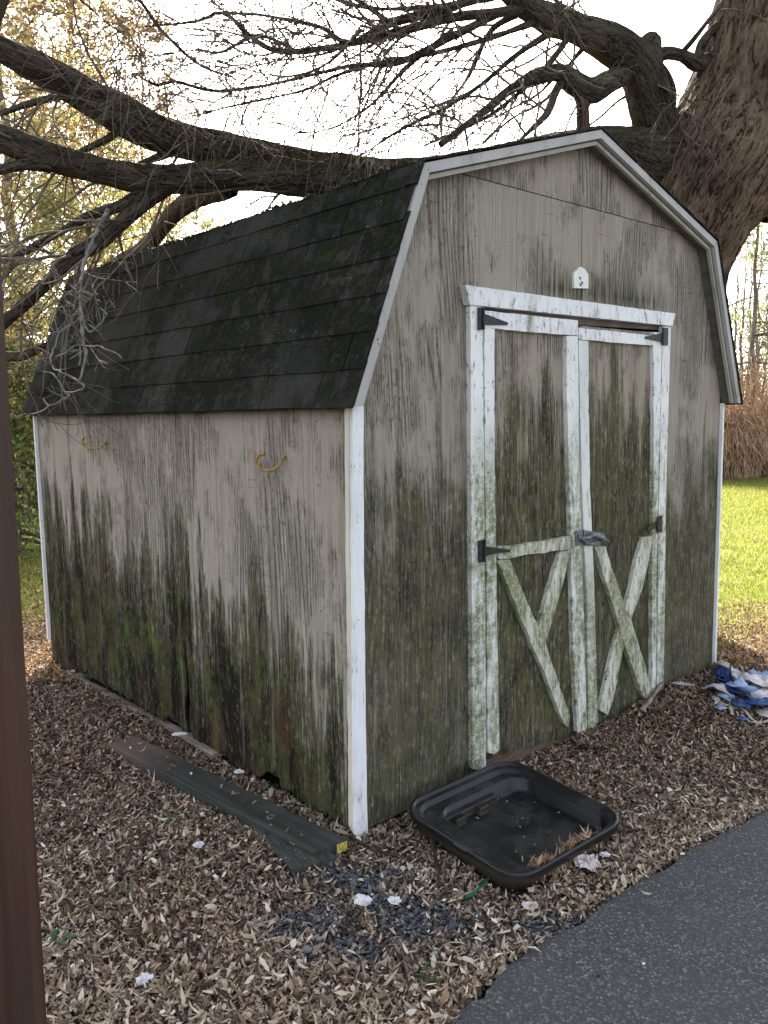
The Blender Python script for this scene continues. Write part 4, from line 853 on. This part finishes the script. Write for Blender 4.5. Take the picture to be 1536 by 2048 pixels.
# larger paler leaves lying on top
x, y = scatter(-1.6, 1.9, 1.6, 2.9, 260); leaves('leaf_litter', x, y, RNG.random(len(x))*.01+.014, .034, .012, lambda x, y, n: PALE[RNG.integers(0, 3, n)]*RNG.uniform(.7, 1.2, (n, 1)), .3, kind='stuff')
x = RNG.uniform(0, 3, 150); y = RNG.uniform(.8, 3, 150); m = drive_sd(x, y) < -.05; leaves('leaf_litter', x[m], y[m], np.full(m.sum(), .036+.012), .022, .007, leafcol, .15, kind='stuff')
def stones(n, cx, sx, cy, sy, mask, size):
    x = RNG.uniform(cx-sx, cx+sx, n); y = RNG.uniform(cy-sy, cy+sy, n); m = mask(x, y); x, y = x[m], y[m]; n = len(x)
    oc = np.array([(1, 0, 0), (0, 1, 0), (-1, 0, 0), (0, -1, 0), (.3, .3, .8), (-.3, -.2, .8), (0, 0, -.6)], float)
    Fc = np.array([(0, 1, 4), (1, 2, 5), (1, 5, 4), (2, 3, 5), (3, 0, 4), (3, 4, 5), (1, 0, 6), (2, 1, 6), (3, 2, 6), (0, 3, 6)])
    s_ = size*RNG.lognormal(0, .42, n); a = RNG.uniform(0, 2*pi, n); V = oc[None]*(1+RNG.normal(size=(n, 7, 3))*.22)*s_[:, None, None]*np.array([1, .75, .6]); ca, sa_ = np.cos(a)[:, None], np.sin(a)[:, None]
    X = V[..., 0]*ca-V[..., 1]*sa_+x[:, None]; Y_ = V[..., 0]*sa_+V[..., 1]*ca+y[:, None]; Z = V[..., 2]+(H(x, y)+RNG.random(n)*.014)[:, None]
    me = npmesh('gravel', np.stack([X, Y_, Z], -1).reshape(-1, 3), [(np.arange(n)[:, None, None]*7+Fc[None]).reshape(-1, 3)])
    cc = np.array([(.085, .088, .098), (.13, .134, .146), (.05, .051, .056), (.19, .193, .205), (.065, .065, .07), (.30, .30, .31)])[RNG.choice(6, n, p=[.28, .25, .25, .1, .1, .02])]*RNG.uniform(.8, 1.2, (n, 1))
    tint(me, np.repeat(cc, 7, 0)); put('gravel', me, M['stone'], None, kind='stuff')
stones(60000, .05, .95, 2.2, .5, lambda x, y: (RNG.random(len(x)) < np.clip(gravelm(x, y)*1.1, 0, 1)) & (drive_sd(x, y) > -.02), .0056)

# ------------------------------------------------------------------ things on the ground
def poly_slab(name, top, th, mat, label, cat, jit=0., parent=None):
    """slab whose top outline is given as world points; own Empty-free mesh, origin at first corner, x along the long side"""
    o0 = top[0]; ex = top[1]-top[0]; ex[2] = 0; ang = math.atan2(ex[1], ex[0]); c, s_ = cos(-ang), sin(-ang); V = []
    n0 = len(top); dense = []
    for a, b in zip(top, top[1:]+top[:1]):
        k = max(1, int(np.linalg.norm(b-a)/.06))
        for i in range(k): dense.append(a+(b-a)*i/k+np.array([RNG.normal()*jit, RNG.normal()*jit, 0]))
    for d_ in (0, -th):
        for q in dense:
            r = q-o0; V.append((r[0]*c-r[1]*s_, r[0]*s_+r[1]*c, r[2]+d_))
    n = len(dense); me = mesh(name, V, [list(range(n)), list(range(2*n-1, n-1, -1))]+[(i, (i+1) % n, n+(i+1) % n, n+i) for i in range(n)]); fixn(me)
    o = put(name, me, mat); o.location = tuple(o0); o.rotation_euler = (0, 0, ang); o['label'] = label; o['category'] = cat; bevel(o, .003); return o
zt = .052
A_, B_, C__, D_ = atg(214, 1486, .045), atg(628, 1704, zt), atg(696, 1678, zt), atg(275, 1473, .045)
beam = poly_slab('timber_beam', [A_, B_, C__, D_], .05, M['beam'], 'long dark weathered timber lying on leaves along the shed wall, yellow tag on its end', 'timber', .001)
pa, pb = atg(672, 1689, .045), atg(694, 1681, .045)
eL, eR = B_, C__; dirv = (eR-eL); dirv /= np.linalg.norm(dirv); outv = np.array([dirv[1], -dirv[0], 0])
V = [];
t0 = eL+(eR-eL)*.66+outv*.0022; t1 = eL+(eR-eL)*.97+outv*.0022
for dz in (-.004, -.034):
    for q in (t0, t1): V.append(q+np.array([0, 0, dz]))
V += [v-outv*.0018 for v in V]
Mi = beam.matrix_world if 0 else Matrix.Translation(beam.location) @ Matrix.Rotation(beam.rotation_euler[2], 4, 'Z'); Mi = Mi.inverted()
V = [tuple(Mi @ Vector(v)) for v in V]
me = mesh('tag', V, [(0, 1, 3, 2), (4, 6, 7, 5), (0, 2, 6, 4), (1, 5, 7, 3), (0, 4, 5, 1), (2, 3, 7, 6)]); fixn(me); put('tag', me, M['tag'], beam, label='small yellow printed tag')
poly_slab('wooden_board', [atg(497, 1640, .034), atg(586, 1738, .036), atg(674, 1712, .036), atg(560, 1640, .034)], .03, M['board'], 'short greenish board partly under the end of the long timber', 'board', .001)
def twig(pts, wpx, mat, label=None, name='twig', cat='twig', group=None, k=6):
    W_ = [atg(px, py, .0)+np.array([0, 0, H(*atg(px, py)[:2])+hz]) for px, py, hz in pts]; o0 = W_[0].copy(); R = [wpx/2/F_PX*q[1] for q in W_]
    P_, R_ = catmull([q-o0 for q in W_], np.array(R)*np.linspace(1, .6, len(R)), .02); T = Tubes(); T.add(P_, R_*(1+.12*RNG.normal(size=len(R_)) if name == 'twig' else 1), k)
    o = T.build(name, mat); o.location = tuple(o0); o['label'] = label; o['category'] = cat
    if group: o['group'] = group
    return o
GT = 'fallen twigs in the leaf litter'
twig([(700, 1688, .025), (745, 1712, .03), (790, 1722, .025), (852, 1728, .02)], 8, M['limblit'], 'long bent brown twig between white corner board and black tray', group=GT)
twig([(866, 1688, .03), (872, 1730, .03), (878, 1775, .02)], 9, M['limblit'], 'forked looking thick twig beside the left side of black tray', group=GT)
twig([(288, 1655, .02), (308, 1695, .022), (322, 1722, .02), (362, 1745, .02)], 5, M['limblit'], 'thin curved twig left of the white scrap', group=GT)
twig([(1118, 1870, .02), (1160, 1850, .02)], 4, M['limblit'], 'tiny twig at the driveway edge', group=GT)
twig([(1140, 2040, .03), (1175, 2030, .03), (1188, 2018, .035)], 4, M['limblit'], 'little twig lying on the asphalt', group=GT)
twig([(1280, 1440, .02), (1300, 1425, .03), (1325, 1400, .05)], 11, M['sill'], 'broken dark stick leaning at the foot of right door', group=GT)
twig([(560, 1676, .03), (600, 1672, .03), (640, 1668, .02)], 3, M['limblit'], 'hair thin twig beside the long timber', group=GT) if 0 else None
o = twig([(932, 1800, .018), (960, 1778, .02), (990, 1750, .022)], 8, M['green'], 'bright green plastic strip poking out from under black tray', 'plastic_strip', 'plastic strip')

def crumple(px, py, wpx, hpx, mat, name, label, cat, seed, amp=.5, hz=.02, group=None, n=14, asp=1., smooth=False):
    c = atg(px, py); c[2] = H(c[0], c[1])+hz; sx = wpx/2/F_PX*c[1]; sy = sx*asp; V = []; r = random.Random(seed)
    for i in range(n):
        for j in range(n):
            u_, v_ = 2*i/(n-1)-1, 2*j/(n-1)-1; an = math.atan2(v_, u_); rad = max(abs(u_), abs(v_))
            e = 1+.3*mnoise.noise(Vector((cos(an)*1.5, sin(an)*1.5, seed)))
            x_ = cos(an)*rad*e*sx; y_ = sin(an)*rad*e*sy
            q = Vector((u_*1.6, v_*1.6, seed*3.1)); zz = (1-2*abs(mnoise.noise(q)))*amp*sx+amp*.5*sx*(1-2*abs(mnoise.noise(q*2.7)))
            V.append((x_+.25*sx*mnoise.noise(q*1.7+Vector((5, 0, 0))), y_+.25*sy*mnoise.noise(q*1.7+Vector((0, 5, 0))), zz*.6*(1.1-rad*.6)))
    Fc = [(i*n+j, (i+1)*n+j, (i+1)*n+j+1, i*n+j+1) for i in range(n-1) for j in range(n-1)]
    me = mesh(name, V, Fc); o = put(name, me, mat, None, smooth); o.location = tuple(c); o['label'] = label; o['category'] = cat
    sm = o.modifiers.new('thickness', 'SOLIDIFY'); sm.thickness = .0012
    if group: o['group'] = group
    return o
crumple(398, 1700, 24, 24, M['paper'], 'paper_scrap', 'small crumpled white scrap on leaves left of the boards', 'litter', 1, .7)
crumple(290, 1980, 34, 24, M['paper'], 'paper_scrap', 'torn white scrap in the leaves near the bottom picture edge', 'litter', 2, .6)
crumple(1170, 1740, 58, 56, M['pinkpaper'], 'paper_tissue', 'crumpled pinkish white tissue beside the black tray, before the driveway', 'litter', 3, .8, .02)
crumple(1209, 1724, 22, 24, M['paper'], 'paper_scrap', 'small pointed white scrap between tissue and driveway', 'litter', 4, .9, .02)
crumple(725, 1818, 40, 22, M['paper'], 'paper_scrap', 'folded white scrap lying on the dark gravel patch', 'litter', 5, .6, .02)
crumple(790, 1814, 30, 16, M['paper'], 'paper_scrap', 'smaller greyish white scrap beside the folded one on gravel', 'litter', 6, .6, .02)
crumple(1060, 1820, 34, 16, M['pinkpaper'], 'paper_scrap', 'flat beige scrap between gravel and black tray', 'litter', 7, .4, .02)
crumple(606, 1706, 62, 22, M['paleleaf'], 'fallen_leaf', 'big pale curled leaf lying on the short greenish board', 'leaf', 8, .3, .028, asp=.55)
crumple(478, 1572, 20, 14, M['paper'], 'fallen_leaf', 'small whitish leaf lying on the long timber', 'leaf', 9, .3, .062)
crumple(360, 1496, 34, 10, M['paper'], 'paper_scrap', 'thin white sliver lying at the far end of long timber', 'litter', 10, .2, .055, asp=.5)
crumple(1500, 1663, 30, 18, M['paper'], 'paper_scrap', 'white scrap at the driveway edge near right picture edge', 'litter', 12, .5)
crumple(155, 1538, 10, 8, simple('red plastic', (.5, .03, .04), (.4, .02, .03), 30, .5), 'plastic_bit', 'tiny red bit in the leaves below the shed back corner', 'litter', 11, .6)
def weed(px, py, r, n, label, seed):
    c = atg(px, py); c[2] = H(c[0], c[1])+.012; rr = random.Random(seed); V = []; Fc = []; s_ = r/F_PX*c[1]
    for i in range(n):
        a = rr.uniform(0, 2*pi); d_ = s_*rr.uniform(.1, 1); x_, y_ = cos(a)*d_, sin(a)*d_; L = s_*rr.uniform(.3, .6); a2 = a+rr.gauss(0, .8); k = len(V); zz = rr.uniform(.0, .02)
        for (t, w_, h_) in ((0, 0, 0), (.5, .35, .25), (1, 0, .15)):
            for sg in ((1, -1) if w_ else (0,)): V.append((x_+cos(a2)*L*t-sin(a2)*L*w_*sg, y_+sin(a2)*L*t+cos(a2)*L*w_*sg, zz+L*h_))
        Fc += [(k, k+1, k+2), (k+1, k+3, k+2)]
    o = put('weed', mesh('weed', V, Fc), M['weed']); o.location = tuple(c); o['label'] = label; o['category'] = 'weed'; o['group'] = 'small green weeds among the leaves'
weed(378, 1588, 26, 26, 'green weed beside the middle of the long timber', 1); weed(345, 1640, 26, 14, 'faint weed in leaves below the long timber', 2)
weed(1250, 1517, 16, 14, 'green weed in front of the right door', 3); weed(1217, 1494, 12, 10, 'small green weed just before the meeting of the doors', 4)
weed(1402, 1508, 18, 12, 'weed in the leaves below the crumpled tarp', 5); weed(855, 1962, 26, 14, 'weed between gravel and driveway tip', 6); weed(120, 1905, 30, 30, 'weed at the foot of the brown post', 7); weed(250, 1800, 24, 12, 'weed left of the gravel patch', 8)

tl_ = Tubes(); rr_ = random.Random(77)
for _ in range(1500):
    x_, y_ = rr_.uniform(-1.6, 2.3), rr_.uniform(1.6, 4.6); xx = np.array([x_]); yy_ = np.array([y_]); u_, v_ = shed_uv(xx, yy_)
    if (-.02 < u_[0] < SW and -.02 < v_[0] < SL) or drive_sd(xx, yy_)[0] < .02 or in_tray(xx, yy_)[0]: continue
    L = rr_.lognormvariate(-2.9, .5); a = rr_.uniform(0, 2*pi); zb_ = float(H(xx, yy_)[0])+rr_.uniform(.008, .022); Q = [np.array([x_, y_, zb_])]
    for k in range(4): a += rr_.gauss(0, .25); Q.append(Q[-1]+np.array([cos(a), sin(a), rr_.gauss(0, .06)])*L/4)
    tl_.add(Q, np.linspace(1, .6, 5)*rr_.uniform(.0008, .0020), 4)
tl_.build('twig_litter', simple('brown litter twig', (.10, .07, .05), (.30, .23, .17), 4, .9), None, kind='stuff')
# black tray
cen = sum(cn)/4; 
# orthogonalise: long axis from (left+back)/2 to ... two side directions
ea = ((cn[1]-cn[0])+(cn[2]-cn[3]))/2; eb = ((cn[2]-cn[1])+(cn[3]-cn[0]))/2
La, Lb = np.linalg.norm(ea), np.linalg.norm(eb); ea, eb = ea/La, eb/Lb; eb_ = eb-ea*(ea@eb)*.5; ea = ea-eb*(ea@eb)*.5; ea /= np.linalg.norm(ea); eb = eb_/np.linalg.norm(eb_); ec = np.cross(eb, ea); ec /= np.linalg.norm(ec)
if ec[2] < 0: ec = -ec
print('TRAY', La, Lb, ea@eb, ec)
def rrect(l, r, b, t, rad, k=8):
    """rounded rect between a in [l,r], b in [b,t]"""
    out = []
    for (cx, cy, a0) in ((r-rad, t-rad, 0), (l+rad, t-rad, pi/2), (l+rad, b+rad, pi), (r-rad, b+rad, 3*pi/2)):
        for i in range(k+1): an = a0+pi/2*i/k; out.append((cx+rad*cos(an), cy+rad*sin(an)))
    return out
ha, hb = La/2, Lb/2
rings = []  # (inset sides: a-,a+,b-,b+), z, radius
def RG(i, z, rad, fl=0., bk=0.): rings.append((rrect(-ha+i+fl, ha-i, -hb+i+bk, hb-i, rad), z))
# flange side = a- (near left edge), stepped side = b- (towards the shed)
def RS(i, z, rad, fl=0., bk=0.):
    RG(i-.0012, z, rad, fl, bk); RG(i, z, rad, fl, bk)
RG(.014, -.070, .085); RG(.010, -.032, .088); RG(.008, -.030, .088); RG(-.005, -.028, .09); RG(-.006, -.026, .09); RG(-.006, -.004, .09); RG(-.004, -.001, .088); RG(0, 0, .086); RG(.004, -.001, .084); RG(.007, -.009, .082); RG(.009, -.010, .08)
RG(.018, -.011, .076, .0, .006); RG(.020, -.012, .074, .0, .007); RG(.024, -.024, .07, .004, .010); RG(.026, -.0255, .068, .006, .012); RG(.028, -.026, .064, .055, .044); RG(.030, -.028, .062, .058, .046); RG(.034, -.066, .05, .066, .054); RG(.038, -.071, .045, .068, .058); RG(.044, -.073, .04, .07, .062); RG(.10, -.074, .04, .07, .062)
m = len(rings[0][0]); V = []
for pts, z in rings: V += [cen+ea*a+eb*b+ec*z-np.array([cen[0], cen[1], 0]) for a, b in pts]
Fc = []
for k in range(len(rings)-1):
    for i in range(m): Fc.append((k*m+i, k*m+(i+1) % m, (k+1)*m+(i+1) % m, (k+1)*m+i))
Fc.append([(len(rings)-1)*m+i for i in range(m)])
tray = empty('plastic_tray', (cen[0], cen[1], 0), label='large black plastic tray with raised rim lying before the shed doors', category='tray')
me = mesh('tray_body', V, Fc); fixn(me); o = put('tray_body', me, M['plastic'], tray, True); o.modifiers.new('thickness', 'SOLIDIFY').thickness = .003
def traybox(name, a0, a1, b0, b1, z0, z1):
    V = [cen+ea*a+eb*b+ec*z-np.array([cen[0], cen[1], 0]) for a in (a0, a1) for b in (b0, b1) for z in (z0, z1)]
    me = mesh(name, V, [(0, 1, 3, 2), (4, 6, 7, 5), (0, 4, 5, 1), (2, 3, 7, 6), (0, 2, 6, 4), (1, 5, 7, 3)]); fixn(me); bevel(put(name, me, M['plastic'], tray), .004)
for k_ in (-.5, -.08): traybox('rib', ha*k_, ha*k_+.045, -hb+.105, -hb+.135, -.076, -.044)
traybox('ledge', -ha*.62, ha*.35, -hb+.07, -hb+.108, -.076, -.044)
traybox('latch_tab', -ha-.010, -ha+.012, .0, .06, -.022, -.004)
# dead leaves caught in the tray's near edge
n = 1500; a = RNG.uniform(.15, 1., n); pa_, pb_ = -ha+.16, ha-.05
A1 = RNG.uniform(-ha*.62, ha*.55, n); sp = np.abs(RNG.normal(size=n))*.02; B1 = hb-.012-sp*(1+.5*np.sin(A1*47))
P = cen+ea[None]*A1[:, None]+eb[None]*B1[:, None]+ec[None]*(-.062+.062*np.exp(-(sp/.03)**2)*RNG.random(n)*(.75+.25*np.sin(A1*31))+.004)[:, None]
leaves('dead_leaf_heap', P[:, 0], P[:, 1], P[:, 2]-.0, .026, .006, [(.30, .18, .10), (.38, .26, .15), (.20, .12, .07), (.42, .31, .2)], .8, zfun=lambda x, y: np.zeros(len(x)), kind='stuff', label='tan dead leaves heaped in the near edge of black tray')
n = 26; A1 = RNG.uniform(-ha*.7, ha*.85, n); B1 = RNG.uniform(-hb*.7, hb*.85, n); P = cen+ea[None]*A1[:, None]+eb[None]*B1[:, None]+ec[None]*-.068
leaves('leaf_bits', P[:, 0], P[:, 1], P[:, 2], .014, .004, [(.4, .35, .28), (.3, .24, .18)], .1, zfun=lambda x, y: np.zeros(len(x)), kind='stuff')

# torn tarp at the right corner
tc = atg(1460, 1400); tarp = empty('torn_tarp', (tc[0], tc[1], 0), label='torn crumpled blue and white tarp heaped at the shed right corner', category='tarp')
def rag(pts, wds, mat, name='tarp_piece', seed=0, n=15, fold=.5, hz=.03):
    """ribbon of cloth: pts (px,py,height) centre line, wds half widths in metres"""
    C0 = np.array([atg(px, py, h_) for px, py, h_ in pts]); C1, W1 = catmull(C0, wds, .012); V = []; r = random.Random(seed); m_ = len(C1)
    T_ = np.gradient(C1, axis=0); T_ /= np.linalg.norm(T_, axis=1)[:, None]
    for i in range(m_):
        sd_ = np.cross(T_[i], [0, 0, 1.]); sd_ /= np.linalg.norm(sd_)+1e-9
        for j in range(n):
            s_ = 2*j/(n-1)-1; q = Vector((i*.13, s_*2.2+seed*3, seed)); f_ = .7-2.4*abs(mnoise.noise(q)); f2 = mnoise.noise(q*2.3)+.5*mnoise.noise(q*5.1)
            p = C1[i]+sd_*s_*W1[i]*(1+.5*mnoise.noise(Vector((i*.16, s_, seed+9))))+np.array([0, 0, 1.])*(f_*fold*W1[i]*.6+f2*.38*W1[i]-abs(s_)*W1[i]*fold*.35)
            p[2] = max(p[2], float(H(p[0], p[1]))+.018+.004*j/n); V.append(p-np.array([tc[0], tc[1], 0]))
    Fc = [(i*n+j, (i+1)*n+j, (i+1)*n+j+1, i*n+j+1) for i in range(m_-1) for j in range(n-1)]
    me = mesh(name, V, Fc); o = put(name, me, M[mat], tarp, True); s2 = o.modifiers.new('thickness', 'SOLIDIFY'); s2.thickness = .0015; return o
rag([(1432, 1352, .10), (1445, 1340, .13), (1458, 1347, .12), (1463, 1368, .05)], [.05, .07, .07, .05], 'tarpblue', seed=1, fold=.8)
rag([(1428, 1340, .08), (1440, 1324, .17), (1458, 1332, .16)], [.02, .03, .03], 'tarpcream', seed=2)
rag([(1462, 1340, .14), (1480, 1350, .12), (1508, 1356, .12), (1545, 1362, .10), (1600, 1372, .08)], [.05, .06, .055, .06, .06], 'tarpwhite', seed=3, fold=.7)
rag([(1498, 1345, .12), (1530, 1350, .11), (1580, 1352, .1)], [.03, .04, .04], 'tarpsky', seed=4, fold=.9)
rag([(1415, 1366, .07), (1440, 1372, .08), (1475, 1380, .08), (1510, 1392, .07)], [.012, .025, .028, .02], 'tarpblue', seed=5, fold=.7)
rag([(1452, 1372, .07), (1475, 1362, .12), (1495, 1370, .10), (1505, 1384, .06)], [.03, .055, .055, .03], 'tarpsky', seed=6, fold=.8)
rag([(1403, 1388, .03), (1420, 1370, .08), (1445, 1374, .09), (1460, 1392, .05)], [.02, .03, .03, .04], 'tarpwhite', seed=7, fold=.6)
rag([(1494, 1386, .06), (1520, 1386, .08), (1560, 1384, .08)], [.03, .045, .05], 'tarpwhite', seed=8, fold=.8)
rag([(1470, 1400, .03), (1482, 1402, .06), (1492, 1412, .03)], [.02, .045, .03], 'tarpblue', seed=9, fold=.9)
rag([(1500, 1398, .06), (1520, 1402, .07), (1560, 1404, .06)], [.03, .045, .04], 'tarpblue', seed=10, fold=.8)
rag([(1440, 1384, .05), (1454, 1388, .06), (1466, 1400, .02)], [.02, .04, .02], 'tarpsky', seed=11, fold=.6)
rag([(1442, 1400, .02), (1460, 1404, .03), (1474, 1398, .04)], [.03, .04, .02], 'tarpwhite', seed=12, fold=.4)
rag([(1525, 1420, .03), (1535, 1425, .04), (1560, 1430, .03)], [.03, .04, .04], 'tarpwhite', seed=13, fold=.8)
for i, pp in enumerate(([(1425, 1408, .02), (1450, 1418, .03), (1485, 1420, .03), (1508, 1442, .025), (1528, 1452, .02)], [(1474, 1398, .04), (1462, 1415, .02), (1463, 1436, .015)], [(1482, 1434, .02), (1505, 1446, .02), (1545, 1440, .03)], [(1455, 1420, .02), (1440, 1415, .02), (1425, 1405, .02)], [(1508, 1370, .09), (1530, 1362, .1), (1560, 1356, .1)])):
    rag(pp, [.008]*len(pp), 'tarpcream', 'frayed_band', 20+i, 4, .4)
rag([(1341, 1380, .03), (1355, 1374, .05), (1375, 1376, .05), (1388, 1386, .03)], [.012, .022, .025, .012], 'tarpwhite', 'tarp_piece', 31, 7, .6)
for i, (a, b) in enumerate(((1441, 1436), (1484, 1454))): 
    crumple(a, b, 22, 20, M['tarpblue' if i else 'tarpsky'], 'tarp_scrap', ('small light blue tarp scrap on leaves nearest the shed doors' if not i else 'small deep blue and white tarp scrap on leaves, nearest the driveway'), 'litter', 40+i, .7, .03)

# ------------------------------------------------------------------ porch post close to the camera
YP = 1.25
q1, q0 = at(97, 2048, YP+.14), at(1, 470, YP+.14); dv = (q1-q0); ztop, zbt = 3.0, 0.
def online(z): return q0+dv*((z-q0[2])/dv[2])
pb_, pt_ = online(zbt), online(ztop); wd = .14
post = empty('porch_post', (pb_[0]-wd/2, YP, 0), label='reddish brown square porch post close up at the left picture edge', category='post')
org = np.array([pb_[0]-wd/2, YP, 0]); V = []
for z_, c0 in ((-.02, online(-.02)), (ztop, pt_)):
    for dx_, dy_ in ((0, 0), (-wd, 0), (-wd, wd), (0, wd)): V.append(np.array([c0[0]+dx_, YP+dy_, z_])-org)
me = mesh('post_shaft', V, [(0, 1, 2, 3), (7, 6, 5, 4), (0, 4, 5, 1), (1, 5, 6, 2), (2, 6, 7, 3), (3, 7, 4, 0)]); fixn(me); bevel(put('post_shaft', me, M['post'], post), .006)
# curved brace from the post up to the porch beam
T = Tubes(); b0 = at(-110, 260, YP+.04); b1 = at(-52, 60, YP+.04); b2 = at(0, -80, YP+.04); b3 = at(120, -300, YP+.04)
P_, R_ = catmull([b0-org, b1-org, b2-org, b3-org], [.035]*4, .03); T.add(P_, R_, 4); T.build('brace', M['post'], post, False)
